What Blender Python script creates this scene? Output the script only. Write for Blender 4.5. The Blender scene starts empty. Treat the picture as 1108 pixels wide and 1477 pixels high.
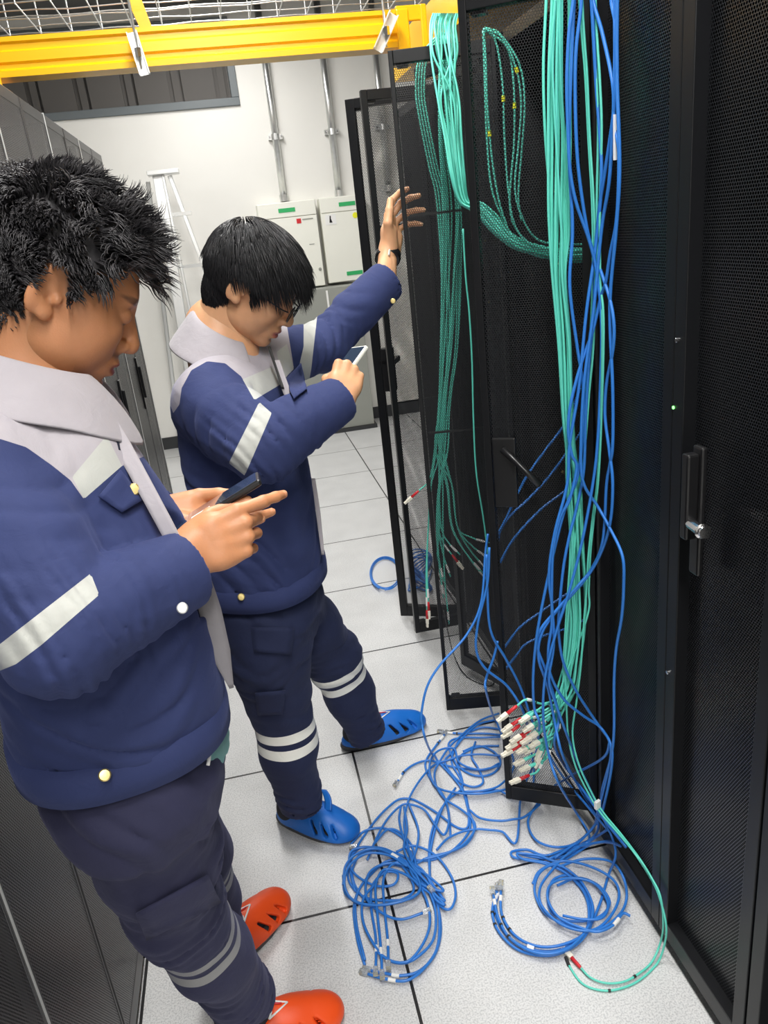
import bpy, math, random
import numpy as np
from mathutils import Vector, Matrix

# ---------------------------------------------------------------- camera, world, lights, exposure
SC = bpy.context.scene
COL = SC.collection
RR = np.array([0.97546381, -0.19392869, -0.10422099])
UU = np.array([0.16395836, 0.32397192, 0.93175096])
FF = np.array([0.14692857, 0.92597725, -0.34781911])
CAM = np.array([0.0, 0.0, 1.58933])
FPX, CX, CY = 1111.6, 554.0, 738.5
cd = bpy.data.cameras.new('camera')
cd.sensor_fit = 'HORIZONTAL'; cd.sensor_width = 36.0; cd.lens = FPX / 1108 * 36.0
cd.clip_start = 0.02; cd.clip_end = 60
cam = bpy.data.objects.new('camera', cd); COL.objects.link(cam)
M = Matrix.Identity(4)
for i in range(3):
    M[i][0] = RR[i]; M[i][1] = UU[i]; M[i][2] = -FF[i]; M[i][3] = CAM[i]
cam.matrix_world = M
SC.camera = cam
w = bpy.data.worlds.new('world'); SC.world = w; w.use_nodes = True
w.node_tree.nodes['Background'].inputs[0].default_value = (0.9, 0.95, 1, 1)
w.node_tree.nodes['Background'].inputs[1].default_value = 0.25
SC.view_settings.view_transform = 'Standard'; SC.view_settings.look = 'None'
SC.view_settings.exposure = 0.12; SC.view_settings.gamma = 1
SC.view_settings.use_curve_mapping = False
SC.cycles.transparent_max_bounces = 24
SC.cycles.max_bounces = 8

def area(name, loc, sx, sy, power, col=(1, .98, .95), rot=(0, 0, 0)):
    l = bpy.data.lights.new(name, 'AREA'); l.shape = 'RECTANGLE'; l.size = sx; l.size_y = sy
    l.energy = power; l.color = col
    o = bpy.data.objects.new(name, l); COL.objects.link(o); o.location = loc; o.rotation_euler = rot
    return o
LAMPS = [(0.14, 0.1, 46), (0.14, 1.9, 42), (0.0, 3.9, 36), (0.1, 5.5, 22), (0.14, -1.5, 46), (2.8, 3.0, 22), (-2.2, 3.0, 22)]
for (x, y, pw) in LAMPS:
    area('ceiling_lamp_light', (x, y, 3.13), 0.28, 1.15, pw)

# ---------------------------------------------------------------- pixel / world helpers
def ray(x, y): return FF + RR * (x - CX) / FPX - UU * (y - CY) / FPX
def pY(x, y, Y): d = ray(x, y); return CAM + d * (Y / d[1])
def pX(x, y, X): d = ray(x, y); return CAM + d * (X / d[0])
def pZ(x, y, z=0.0): d = ray(x, y); return CAM + d * ((z - CAM[2]) / d[2])
def pD(x, y, D): return CAM + ray(x, y) * D

# ---------------------------------------------------------------- materials
def mat(name, col, rough=0.5, metal=0.0, spec=0.5, noise=None, bump=None, coat=0, trans=0, emit=None, sss=0):
    m = bpy.data.materials.new(name); m.use_nodes = True
    nt = m.node_tree; b = nt.nodes['Principled BSDF']
    b.inputs['Base Color'].default_value = (*col, 1); b.inputs['Roughness'].default_value = rough
    b.inputs['Metallic'].default_value = metal; b.inputs['Specular IOR Level'].default_value = spec
    b.inputs['Coat Weight'].default_value = coat; b.inputs['Transmission Weight'].default_value = trans
    if sss:
        b.inputs['Subsurface Weight'].default_value = sss; b.inputs['Subsurface Radius'].default_value = (.012, .004, .002)
        b.inputs['Subsurface Scale'].default_value = 1.0
    if emit:
        b.inputs['Emission Color'].default_value = (*emit[0], 1); b.inputs['Emission Strength'].default_value = emit[1]
    tc = nt.nodes.new('ShaderNodeTexCoord')
    if noise:
        sc_, amt, col2 = noise
        n = nt.nodes.new('ShaderNodeTexNoise'); n.inputs['Scale'].default_value = sc_; n.inputs['Detail'].default_value = 4
        nt.links.new(tc.outputs['Object'], n.inputs['Vector'])
        r = nt.nodes.new('ShaderNodeValToRGB'); r.color_ramp.elements[0].position = .5 - amt; r.color_ramp.elements[1].position = .5 + amt
        r.color_ramp.elements[0].color = (*col, 1); r.color_ramp.elements[1].color = (*col2, 1)
        nt.links.new(n.outputs['Fac'], r.inputs[0]); nt.links.new(r.outputs[0], b.inputs['Base Color'])
    if bump:
        sc_, st, dist = bump
        n = nt.nodes.new('ShaderNodeTexNoise'); n.inputs['Scale'].default_value = sc_; n.inputs['Detail'].default_value = 3
        nt.links.new(tc.outputs['Object'], n.inputs['Vector'])
        bp = nt.nodes.new('ShaderNodeBump'); bp.inputs['Strength'].default_value = st; bp.inputs['Distance'].default_value = dist
        nt.links.new(n.outputs['Fac'], bp.inputs['Height']); nt.links.new(bp.outputs[0], b.inputs['Normal'])
    return m

def nd(nt, t, **kw):
    n = nt.nodes.new(t)
    for k, v in kw.items(): setattr(n, k, v)
    return n
def mth(nt, op, a, b=None, c=None):
    n = nt.nodes.new('ShaderNodeMath'); n.operation = op
    for i, v in enumerate((a, b, c)):
        if v is None: continue
        if hasattr(v, 'links') or hasattr(v, 'is_linked'): nt.links.new(v, n.inputs[i])
        else: n.inputs[i].default_value = v
    return n.outputs[0]

def perforated(name, col, pitch=0.0052, hole=0.36, rough=0.42, spec=.5):
    """sheet metal with staggered round holes, laid out on a UV map in metres"""
    m = mat(name, col, rough, 0.0, spec); nt = m.node_tree; b = nt.nodes['Principled BSDF']
    uv = nd(nt, 'ShaderNodeUVMap'); sp = nd(nt, 'ShaderNodeSeparateXYZ'); nt.links.new(uv.outputs[0], sp.inputs[0])
    px, py = pitch, pitch * 1.732
    def cell(ox, oy):
        fx = mth(nt, 'SUBTRACT', mth(nt, 'FRACT', mth(nt, 'ADD', mth(nt, 'DIVIDE', sp.outputs[0], px), ox)), .5)
        fy = mth(nt, 'MULTIPLY', mth(nt, 'SUBTRACT', mth(nt, 'FRACT', mth(nt, 'ADD', mth(nt, 'DIVIDE', sp.outputs[1], py), oy)), .5), 1.732)
        return mth(nt, 'SQRT', mth(nt, 'ADD', mth(nt, 'MULTIPLY', fx, fx), mth(nt, 'MULTIPLY', fy, fy)))
    d = mth(nt, 'MINIMUM', cell(0, 0), cell(.5, .5))
    nt.links.new(mth(nt, 'GREATER_THAN', d, hole), b.inputs['Alpha'])
    return m

MT = {}
MT['black'] = mat('black_powder_coat', (.008, .0085, .010), .36, 0, .28, bump=(900, .1, .001))
MT['blackm'] = mat('black_plastic', (.01, .01, .011), .3)
MT['mesh'] = perforated('black_perforated_steel', (.020, .021, .024), pitch=.0056, hole=.41, rough=.35, spec=.4)
MT['meshr'] = perforated('black_perforated_steel_close', (.018, .020, .023), pitch=.0056, hole=.36, rough=.28, spec=.5)
MT['meshl'] = perforated('grey_perforated_steel', (.040, .039, .043), pitch=.005, hole=.27, rough=.36, spec=.9)
MT['frl'] = mat('charcoal_door_frame', (.035, .035, .038), .4, 0, .6)
MT['dark'] = mat('dark_interior', (.006, .0065, .008), .6)
MT['steel'] = mat('galvanised_steel', (.62, .63, .62), .3, .9, noise=(30, .3, (.75, .76, .75)))
MT['alu'] = mat('aluminium', (.78, .79, .78), .35, .6)
MT['chrome'] = mat('chrome', (.75, .75, .76), .18, 1)
MT['yellow'] = mat('yellow_plastic', (.93, .50, .004), .32, 0, .5)
MT['wall'] = mat('white_wall_paint', (.80, .79, .75), .75, noise=(3, .4, (.84, .83, .79)))
MT['ceil'] = mat('dark_ceiling', (.10, .098, .095), .85)
MT['slate'] = mat('slate_frame', (.13, .15, .16), .45)
MT['panelg'] = mat('grey_ribbed_panel', (.12, .112, .105), .7)
MT['boxw'] = mat('cream_enclosure', (.86, .86, .78), .45)
MT['green'] = mat('green_label', (.03, .42, .13), .5)
MT['red'] = mat('red_plastic', (.62, .02, .03), .45)
MT['yel2'] = mat('yellow_sticker', (.85, .85, .02), .5)
MT['greyc'] = mat('grey_cabinet_paint', (.30, .31, .28), .5)
MT['base'] = mat('dark_skirting', (.03, .032, .035), .5)
MT['blue'] = mat('blue_cable_jacket', (.028, .19, .62), .38)
MT['aqua'] = mat('aqua_fibre_jacket', (.12, .66, .53), .42)
MT['cream'] = mat('cream_connector', (.82, .78, .66), .4)
MT['white'] = mat('white_label', (.85, .85, .83), .5)
MT['clear'] = mat('clear_plug', (.85, .9, .95), .12, 0, .5, trans=.75)
MT['tie'] = mat('black_tie', (.02, .02, .02), .5)
MT['brass'] = mat('brass_fastener', (.75, .6, .25), .35, .8)
MT['lampw'] = mat('lamp_diffuser', (.9, .9, .9), .5, emit=((1, .98, .95), 3.0))
MT['led'] = mat('green_led', (.1, .8, .1), .4, emit=((.2, 1, .2), 3))

# floor: pale speckled raised-floor tiles with black joints
fm = mat('raised_floor_tiles', (.76, .77, .77), .35); nt = fm.node_tree; b = nt.nodes['Principled BSDF']
tc = nd(nt, 'ShaderNodeTexCoord'); sp = nd(nt, 'ShaderNodeSeparateXYZ'); nt.links.new(tc.outputs['Object'], sp.inputs[0])
def joint(o, off):
    f = mth(nt, 'FRACT', mth(nt, 'DIVIDE', mth(nt, 'SUBTRACT', o, off), .6))
    return mth(nt, 'SUBTRACT', .5, mth(nt, 'ABSOLUTE', mth(nt, 'SUBTRACT', f, .5)))
jd = mth(nt, 'MINIMUM', joint(sp.outputs[0], .74 + 6), joint(sp.outputs[1], 4.489 - 12))
jm = mth(nt, 'LESS_THAN', jd, .0036 / .6)
n1 = nd(nt, 'ShaderNodeTexNoise'); n1.inputs['Scale'].default_value = 260; n1.inputs['Detail'].default_value = 2
n2 = nd(nt, 'ShaderNodeTexNoise'); n2.inputs['Scale'].default_value = 7; n2.inputs['Detail'].default_value = 5
for n in (n1, n2): nt.links.new(tc.outputs['Object'], n.inputs['Vector'])
r1 = nd(nt, 'ShaderNodeValToRGB'); r1.color_ramp.elements[0].position = .36; r1.color_ramp.elements[1].position = .56
r1.color_ramp.elements[0].color = (.55, .56, .57, 1); r1.color_ramp.elements[1].color = (.78, .785, .785, 1)
nt.links.new(n1.outputs['Fac'], r1.inputs[0])
mx0 = nd(nt, 'ShaderNodeMixRGB', blend_type='MULTIPLY'); mx0.inputs[0].default_value = .25
nt.links.new(r1.outputs[0], mx0.inputs[1]); nt.links.new(n2.outputs['Fac'], mx0.inputs[2])
mx = nd(nt, 'ShaderNodeMixRGB'); nt.links.new(jm, mx.inputs[0]); nt.links.new(mx0.outputs[0], mx.inputs[1])
mx.inputs[2].default_value = (.008, .008, .009, 1)
nt.links.new(mx.outputs[0], b.inputs['Base Color'])
MT['floor'] = fm

# ---------------------------------------------------------------- mesh builder
class MB:
    def __init__(s): s.v = []; s.f = []; s.mi = []; s.uv = {}
    def box(s, lo, hi, mi=0, R=None, c=None):
        x0, y0, z0 = lo; x1, y1, z1 = hi
        P = [(x0, y0, z0), (x1, y0, z0), (x1, y1, z0), (x0, y1, z0), (x0, y0, z1), (x1, y0, z1), (x1, y1, z1), (x0, y1, z1)]
        if R is not None:
            P = [tuple(np.array(c) + R @ np.array(q)) for q in P]
        n = len(s.v); s.v += P
        for q in ((0, 3, 2, 1), (4, 5, 6, 7), (0, 1, 5, 4), (1, 2, 6, 5), (2, 3, 7, 6), (3, 0, 4, 7)):
            s.f.append(tuple(n + i for i in q)); s.mi.append(mi)
        return s
    def prism(s, poly, ex, mi=0):
        """poly: list of 3d points (planar), ex: extrusion vector"""
        n = len(s.v); k = len(poly); ex = np.array(ex)
        s.v += [tuple(q) for q in poly] + [tuple(np.array(q) + ex) for q in poly]
        s.f.append(tuple(range(n, n + k))); s.mi.append(mi)
        s.f.append(tuple(range(n + 2 * k - 1, n + k - 1, -1))); s.mi.append(mi)
        for i in range(k):
            j = (i + 1) % k; s.f.append((n + i, n + k + i, n + k + j, n + j)); s.mi.append(mi)
        return s
    def tube(s, pts, r, seg=8, mi=0, cap=True, flat=1.0, closed=False):
        P = np.array(pts, float); n = len(P); r = np.broadcast_to(np.array(r, float), (n,))
        T = np.gradient(P, axis=0); T /= np.linalg.norm(T, axis=1)[:, None] + 1e-12
        a = np.array([0, 0, 1.]) if abs(T[0][2]) < .9 else np.array([1., 0, 0])
        N = np.cross(T[0], a); N /= np.linalg.norm(N); base = len(s.v)
        for i in range(n):
            N = N - T[i] * (N @ T[i]); N /= np.linalg.norm(N) + 1e-12; B = np.cross(T[i], N)
            for k in range(seg):
                t = 2 * math.pi * k / seg
                s.v.append(tuple(P[i] + r[i] * (math.cos(t) * N + flat * math.sin(t) * B)))
        for i in range(n - 1):
            for k in range(seg):
                k2 = (k + 1) % seg; a0 = base + i * seg
                s.f.append((a0 + k, a0 + k2, a0 + seg + k2, a0 + seg + k)); s.mi.append(mi)
        if cap:
            s.f.append(tuple(base + k for k in range(seg - 1, -1, -1))); s.mi.append(mi)
            s.f.append(tuple(base + (n - 1) * seg + k for k in range(seg))); s.mi.append(mi)
        return s
    def grid(s, G, mi=0, closed_u=False, flip=False):
        """G: (nu, nv, 3) array of points -> surface"""
        nu, nv = G.shape[:2]; base = len(s.v)
        s.v += [tuple(q) for q in G.reshape(-1, 3)]
        for i in range(nu - (0 if closed_u else 1)):
            for j in range(nv - 1):
                i2 = (i + 1) % nu
                q = (base + i * nv + j, base + i2 * nv + j, base + i2 * nv + j + 1, base + i * nv + j + 1)
                s.f.append(q[::-1] if flip else q); s.mi.append(mi)
        return s
    def build(s, name, mats, parent=None, smooth=False, bevel=0, uvf=None, solid=0, sub=0, local=False):
        me = bpy.data.meshes.new(name); me.from_pydata([tuple(map(float, q)) for q in s.v], [], s.f)
        if not isinstance(mats, (list, tuple)): mats = [mats]
        for m_ in mats: me.materials.append(m_)
        if len(mats) > 1: me.polygons.foreach_set('material_index', s.mi)
        if smooth: me.polygons.foreach_set('use_smooth', [True] * len(me.polygons))
        if uvf is not None:
            ul = me.uv_layers.new(name='UVMap'); vi = np.zeros(len(me.loops), int); me.loops.foreach_get('vertex_index', vi)
            V = np.array(s.v, float)[vi]; ul.data.foreach_set('uv', uvf(V).astype(np.float32).ravel())
        me.update()
        o = bpy.data.objects.new(name, me); COL.objects.link(o)
        if parent is not None:
            o.parent = parent
            if not local: o.matrix_parent_inverse = PM(parent).inverted()
        if solid:
            md = o.modifiers.new('solid', 'SOLIDIFY'); md.thickness = solid; md.offset = 0
        if sub:
            md = o.modifiers.new('sub', 'SUBSURF'); md.levels = sub; md.render_levels = sub
        if bevel:
            md = o.modifiers.new('bevel', 'BEVEL'); md.width = bevel; md.segments = 2; md.limit_method = 'ANGLE'; md.harden_normals = False
        return o
def PM(o):
    m_ = o.matrix_basis.copy()
    if o.parent is not None: m_ = PM(o.parent) @ o.matrix_parent_inverse @ m_
    return m_
def tag(o, label=None, cat=None, group=None, kind=None):
    if label: o['label'] = label
    if cat: o['category'] = cat
    if group: o['group'] = group
    if kind: o['kind'] = kind
    return o
def empty(name, loc, label=None, cat=None, group=None):
    o = bpy.data.objects.new(name, None); o.empty_display_size = .1; COL.objects.link(o); o.location = tuple(map(float, loc))
    return tag(o, label, cat, group)
def disc(mb, c, n, r, th=.002, seg=16, mi=0):
    c = np.array(c, float); n = np.array(n, float); n /= np.linalg.norm(n)
    mb.tube([c, c + n * th * .7, c + n * th], [r, r, r * .75], seg, mi); return mb
def rotz(a): c, s = math.cos(a), math.sin(a); return np.array([[c, -s, 0], [s, c, 0], [0, 0, 1.]])
def spline(P, n=10, closed=False):
    """Catmull-Rom (centripetal-ish) through points"""
    P = [np.array(q, float) for q in P]; out = []
    Q = [2 * P[0] - P[1]] + P + [2 * P[-1] - P[-2]]
    for i in range(1, len(Q) - 2):
        p0, p1, p2, p3 = Q[i - 1], Q[i], Q[i + 1], Q[i + 2]
        for k in range(n):
            t = k / n
            out.append(.5 * ((2 * p1) + (p2 - p0) * t + (2 * p0 - 5 * p1 + 4 * p2 - p3) * t * t + (3 * p1 - p0 - 3 * p2 + p3) * t ** 3))
    out.append(P[-1]); return np.array(out)
# ---------------------------------------------------------------- the setting
def st(name, mb, m, **k):
    o = mb.build(name, m, **k); o['kind'] = 'structure'; return o
X0, X1, Y0, Y1, ZC = -3.2, 4.2, -2.6, 6.6, 3.2
st('floor', MB().box((X0, Y0, -.05), (X1, Y1, 0)), MT['floor'])
st('ceiling', MB().box((X0, Y0, ZC), (X1, Y1 + .3, ZC + .1)), MT['ceil'])
wx0, wx1, wz0, wz1 = -2.2, .30, 2.54, 3.12
wb = MB()
wb.box((X0, Y1, 0), (X1, Y1 + .15, wz0)).box((X0, Y1, wz0), (wx0, Y1 + .15, ZC)).box((wx1, Y1, wz0), (X1, Y1 + .15, ZC)).box((wx0, Y1, wz1), (wx1, Y1 + .15, ZC))
st('wall_back', wb, MT['wall'])
st('wall_left', MB().box((X0 - .15, Y0, 0), (X0, Y1, ZC)), MT['wall'])
st('wall_right', MB().box((X1, Y0, 0), (X1 + .15, Y1, ZC)), MT['wall'])
st('wall_front', MB().box((X0, Y0 - .15, 0), (X1, Y0, ZC)), MT['wall'])
bb = MB().box((X0, Y1 - .012, 0), (X1, Y1, .10)); st('baseboard_back', bb, MT['base'])
# high dark opening with a slate frame and a recessed grey panel with vertical grooves behind
f = MB(); t = .055
f.box((wx0, Y1 - .02, wz0), (wx1, Y1 + .12, wz0 + t)).box((wx0, Y1 - .02, wz1 - t), (wx1, Y1 + .12, wz1))
f.box((wx0, Y1 - .02, wz0 + t), (wx0 + t, Y1 + .12, wz1 - t)).box((wx1 - t, Y1 - .02, wz0 + t), (wx1, Y1 + .12, wz1 - t))
win = st('window_1', f, MT['slate'], bevel=.004)
g = MB(); x = wx0 + t; k = 0
while x < wx1 - t:
    wdt = (.24, .03, .05, .02)[k % 4]; x2 = min(x + wdt, wx1 - t); dep = (.125, .16, .14, .165)[k % 4]
    g.box((x, Y1 + dep - .02, wz0 + t), (x2, Y1 + .17, wz1 - t)); x = x2; k += 1
g.build('window_ribbed_panel', MT['panelg'], win)

# ceiling lamps
def lamp(x, y, lab):
    t_ = empty('ceiling_lamp', (x, y, 3.14), lab, 'lamp', 'ceiling lamps')
    h = MB().box((x - .16, y - .62, 3.145), (x + .16, y + .62, 3.2)); h.build('lamp_housing', MT['alu'], t_, bevel=.004)
    MB().box((x - .14, y - .58, 3.14), (x + .14, y + .58, 3.146)).build('diffuser', MT['lampw'], t_)
for i, (x, y, pw) in enumerate(LAMPS):
    lamp(x, y, 'white rectangular ceiling lamp above the cold aisle' if abs(x) < 1 else 'white rectangular ceiling lamp beyond the cabinet rows')

# ---------------------------------------------------------------- conduits on the back wall
def conduit(x, z0, lab, z1=3.19):
    c = empty('wall_conduit', (x, Y1 - .03, z0), lab, 'conduit', None)
    MB().tube([(x, Y1 - .035, z0), (x, Y1 - .035, z1)], .026, 14).build('pipe', MT['steel'], c, smooth=True)
    for z in ((2.3,) if z0 > 1 else (1.2, 2.3)):
        b_ = MB().tube([(x, Y1 - .035, z - .022), (x, Y1 - .035, z + .022)], .032, 14)
        b_.box((x - .055, Y1 - .04, z - .018), (x + .055, Y1 - .004, z + .018))
        k_ = b_.build('pipe_clamp', MT['steel'], c)
        for s_ in (-1, 1):
            disc(MB(), (x + s_ * .045, Y1 - .04, z), (0, -1, 0), .008, .006, 8).build('bolt', MT['chrome'], k_)
    MB().tube([(x, Y1 - .035, z0), (x, Y1 - .035, z0 + .05)], .034, 14).build('pipe_coupling', MT['steel'], c)
conduit(.527, 1.84, 'galvanised conduit running down the wall into the left cream enclosure')
conduit(.965, 1.83, 'galvanised conduit running down the wall into the right cream enclosure')
conduit(1.37, 1.83, 'galvanised conduit partly hidden behind the open perforated doors')

# ---------------------------------------------------------------- two cream enclosures
def enclosure(x0, x1, z0, z1, lab, kind):
    e = empty('wall_enclosure', ((x0 + x1) / 2, Y1 - .1, z0), lab, 'enclosure', None)
    y = Y1 - .17
    MB().box((x0, y + .012, z0), (x1, Y1 - .002, z1)).build('housing', MT['boxw'], e, bevel=.006)
    MB().box((x0 + .004, y, z0 + .004), (x1 - .004, y + .01, z1 - .115)).build('door', MT['boxw'], e, bevel=.003)
    MB().box((x0 + .004, y, z1 - .11), (x1 - .004, y + .01, z1 - .004)).build('top_cover', MT['boxw'], e, bevel=.003)
    def plate(nm, a, c, d, b_, m_): MB().box((a, y - .003, c), (d, y, b_)).build(nm, m_, e)
    if kind == 0:
        plate('green_label', x0 + .16, z1 - .075, x0 + .29, z1 - .045, MT['green'])
        plate('red_sticker', x0 + .29, z1 - .165, x0 + .325, z1 - .13, MT['red'])
        plate('lettering', x0 + .335, z1 - .143, x0 + .42, z1 - .135, MT['greyc'])
        disc(MB(), (x1 - .03, y, z0 + .13), (0, -1, 0), .012, .008).build('lock', MT['greyc'], e)
        plate('door_pull', x1 - .09, z0 + .32, x1 - .05, z0 + .326, MT['greyc'])
    else:
        plate('green_label', x0 + .15, z1 - .075, x0 + .28, z1 - .045, MT['green'])
        plate('green_label', x0 + .15, z0 + .045, x0 + .28, z0 + .075, MT['green'])
        sx, sz = x0 + .07, z1 - .155
        plate('warning_plate', x0 + .03, z1 - .20, x0 + .115, z1 - .125, MT['white'])
        MB().prism([(sx - .004, y - .0045, sz + .02), (sx + .006, y - .0045, sz + .02), (sx + .004, y - .0045, sz), (sx + .014, y - .0045, sz - .03), (sx - .01, y - .0045, sz - .03)], (0, .001, 0)).build('pictogram', MT['blackm'], e)
        disc(MB(), (x0 + .27, y, z1 - .15), (0, -1, 0), .022, .003).build('yellow_sticker', MT['yel2'], e)
        plate('lettering', x0 + .295, z1 - .143, x0 + .33, z1 - .135, MT['greyc'])
enclosure(.30, .755, 1.18, 1.83, 'cream wall enclosure with a red square sticker, left of the pair', 0)
enclosure(.785, 1.14, 1.19, 1.83, 'cream wall enclosure with a round yellow sticker, right of the pair', 1)
# grey cable chute under them
gc = empty('grey_cabinet', (.84, 6.5, 0), 'grey painted steel floor cabinet under the cream enclosures', 'cabinet')
MB().box((.42, 6.28, .03), (1.0, 6.58, 1.17)).build('cabinet_body', MT['greyc'], gc, bevel=.005)
MB().box((.40, 6.26, 0), (1.02, 6.585, .03)).build('plinth', MT['base'], gc)
for z in (.25, .75):
    disc(MB(), (.5, 6.28, z), (0, -1, 0), .012, .006).build('screw', MT['white'], gc)
MB().box((.73, 6.272, .05), (.745, 6.28, 1.15)).build('trim_strip', MT['white'], gc)

# ---------------------------------------------------------------- step ladder
ld = empty('step_ladder', (-.4, 6.2, 0), 'aluminium A-frame step ladder leaning folded out against the white back wall', 'ladder')
topL = np.array([-.40, 6.12, 2.10])
def rail(a, c, wd, dp, nm):
    a = np.array(a, float); c = np.array(c, float); d = c - a; L = np.linalg.norm(d); d /= L
    n_ = np.array([0, 1., 0]); s_ = np.cross(d, n_); s_ /= np.linalg.norm(s_); n_ = np.cross(s_, d)
    R_ = np.stack([s_, n_, d], 1)
    m_ = MB(); m_.box((-wd / 2, -dp / 2, 0), (wd / 2, -dp / 2 + .004, L), R=R_, c=a).box((-wd / 2, -dp / 2, 0), (-wd / 2 + .005, dp / 2, L), R=R_, c=a).box((wd / 2 - .005, -dp / 2, 0), (wd / 2, dp / 2, L), R=R_, c=a)
    return m_.build(nm, MT['alu'], ld)
rail((-.42, 5.95, 0), (-.37, 6.15, 2.08), .075, .03, 'rail')
rail((-.30, 5.95, 0), (-.335, 6.14, 2.08), .02, .03, 'rail')
rail((.12, 6.0, 0), (-.29, 6.16, 2.07), .03, .03, 'rear_leg')
rail((-.62, 6.45, 0), (-.45, 6.2, 2.05), .03, .03, 'rear_leg')
MB().box((-.44, 6.08, 2.08), (-.22, 6.24, 2.11)).build('top_cap', MT['alu'], ld, bevel=.004)
for k in range(1, 6):
    z = k * .36; MB().box((-.40, 5.95 + z * .095, z), (-.20 + (2 - z) * .07, 6.02 + z * .095, z + .025)).build('tread', MT['alu'], ld)
MB().tube([(-.40, 6.0, .96), (-.03, 6.1, 1.0)], .012, 8).build('spreader', MT['alu'], ld)

# ---------------------------------------------------------------- cabinets
def perfpanel(mb, org, u, L, z0, z1, m_, name, parent, th=.0):
    """one perforated sheet: org, horizontal unit u, width L; UV in metres"""
    org = np.array(org, float); u = np.array(u, float)
    a = org.copy(); c = org + u * L
    m2 = MB(); m2.v = [(a[0], a[1], z0), (c[0], c[1], z0), (c[0], c[1], z1), (a[0], a[1], z1)]; m2.f = [(0, 1, 2, 3)]; m2.mi = [0]
    return m2.build(name, m_, parent, uvf=lambda V: np.stack([(V - org) @ u, V[:, 2]], 1))
def mesh_door(parent, hinge, tip, z0, z1, m_mesh, name='door', depth=.03, frame=.022, side=1, m_frame=None, outer=None, inset=.006):
    """hinged half door: steel frame with returned edges around a perforated sheet"""
    m_frame = m_frame or MT['black']
    h = np.array([*hinge, 0.]); t_ = np.array([*tip, 0.]); u = t_ - h; L = np.linalg.norm(u); u /= L
    n_ = np.array([-u[1], u[0], 0]) * side; R_ = np.stack([u, n_, [0, 0, 1.]], 1)
    f_ = MB(); fr = frame; ou = outer or frame
    f_.box((0, 0, z0), (fr, depth, z1), R=R_, c=h).box((L - ou, 0, z0), (L, depth, z1), R=R_, c=h)
    f_.box((fr, 0, z0), (L - ou, depth, z0 + .045), R=R_, c=h).box((fr, 0, z1 - .03), (L - ou, depth, z1), R=R_, c=h)
    d = f_.build(name, m_frame, parent, bevel=.0015)
    o_ = h + u * fr + n_ * inset
    perfpanel(None, o_, u, L - fr - ou, z0 + .045, z1 - .03, m_mesh, 'perforated_panel', d)
    return d, R_, h, L
def cabinet_shell(name, x0, x1, y0, y1, lab, zt=2.0, door_x=None, m_=None, back=True, open_side=0, group=None):
    """open frame cabinet: posts, side sheets, top, base; front faces the aisle"""
    m_ = m_ or MT['black']
    c = empty(name, ((x0 + x1) / 2, (y0 + y1) / 2, 0), lab, 'cabinet', group)
    p = .03
    for (xa, xb) in ((x0, x0 + p), (x1 - p, x1)):
        for (ya, yb) in ((y0 + .001, y0 + p), (y1 - p, y1 - .001)): MB().box((xa, ya, .03), (xb, yb, zt)).build('post', m_, c, bevel=.001)
    MB().box((x0, y0 + .001, zt - .03), (x1, y1 - .001, zt)).build('top_cover', m_, c)
    MB().box((x0, y0 + .001, .012), (x1, y1 - .001, .05)).build('base', m_, c)
    for ya in (y0 + .001, y1 - .005):
        MB().box((x0 + p, ya, .05), (x1 - p, ya + .004, zt - .03)).build('side_panel', MT['dark'], c)
    MB().box((x1 - .012 if x0 > 0 else x0, y0 + p, .05), (x1 if x0 > 0 else x0 + .012, y1 - p, zt - .03)).build('rear_panel', MT['dark'], c)
    for (xa, ya) in ((.12, y0 + .05), (.12, y1 - .05), (.9, y0 + .05), (.9, y1 - .05)):
        xx = x0 + xa if x0 > 0 else x1 - xa
        disc(MB(), (xx, ya, .0), (0, 0, 1), .02, .014, 12).build('levelling_foot', MT['blackm'], c)
    return c
XR = .74
RY = [.889 - .6, .889, 1.489, 2.089, 2.689, 3.289, 3.889]
labs = ['black server cabinet at the right edge with the chrome lever handle', 'black server cabinet with closed doors, behind the green light',
        'open black server cabinet behind the bright aqua bundle', 'open black server cabinet behind the second open door',
        'open black server cabinet furthest along the right row']
def lever(parent, x, y, z, s=1):
    h = MB().box((x - .012, y - .014, z - .10), (x, y + .014, z + .13)).build('lock_plate', MT['blackm'], parent, bevel=.004)
    MB().box((x - .034, y - .010, z - .03), (x - .012, y + .010, z + .12)).build('lever', MT['blackm'], h, bevel=.004)
    k = MB().tube([(x - .022, y - .006, z), (x - .030, y - .050, z + .004), (x - .0305, y - .053, z + .004), (x - .031, y - .055, z + .004), (x - .032, y - .063, z + .005)], [.011, .011, .013, .0095, .0095], 18).build('lock_barrel', MT['chrome'], h)
# closed near cabinets (Y .289 to 1.489)
for i in (0, 1):
    y0, y1 = (RY[0], RY[1]) if i == 0 else (RY[1], RY[2])
    c = cabinet_shell('server_cabinet', XR, 1.84, y0, y1, labs[i], 2.05)
    ym = (y0 + y1) / 2
    fr = .032
    mesh_door(c, (XR - .002, y0 + .002), (XR - .002, ym - .001), .045, 2.04, MT['meshr'], frame=fr, side=1, outer=fr, depth=.03)
    d2 = mesh_door(c, (XR - .002, ym + .001), (XR - .002, y1 - .004), .045, 2.04, MT['meshr'], frame=fr, side=1, outer=fr if i == 0 else .012, depth=.03)
    if i == 1:
        lever(c, XR - .03, 1.095, 1.07)
        for z in (1.36, .72): disc(MB(), (XR - .032, 1.18, z), (-1, 0, 0), .004, .003, 10).build('hinge_pin', MT['chrome'], c)
        disc(MB(), (XR - .032, 1.185, 1.245), (-1, 0, 0), .003, .002, 8).build('status_light', MT['led'], c)
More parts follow.
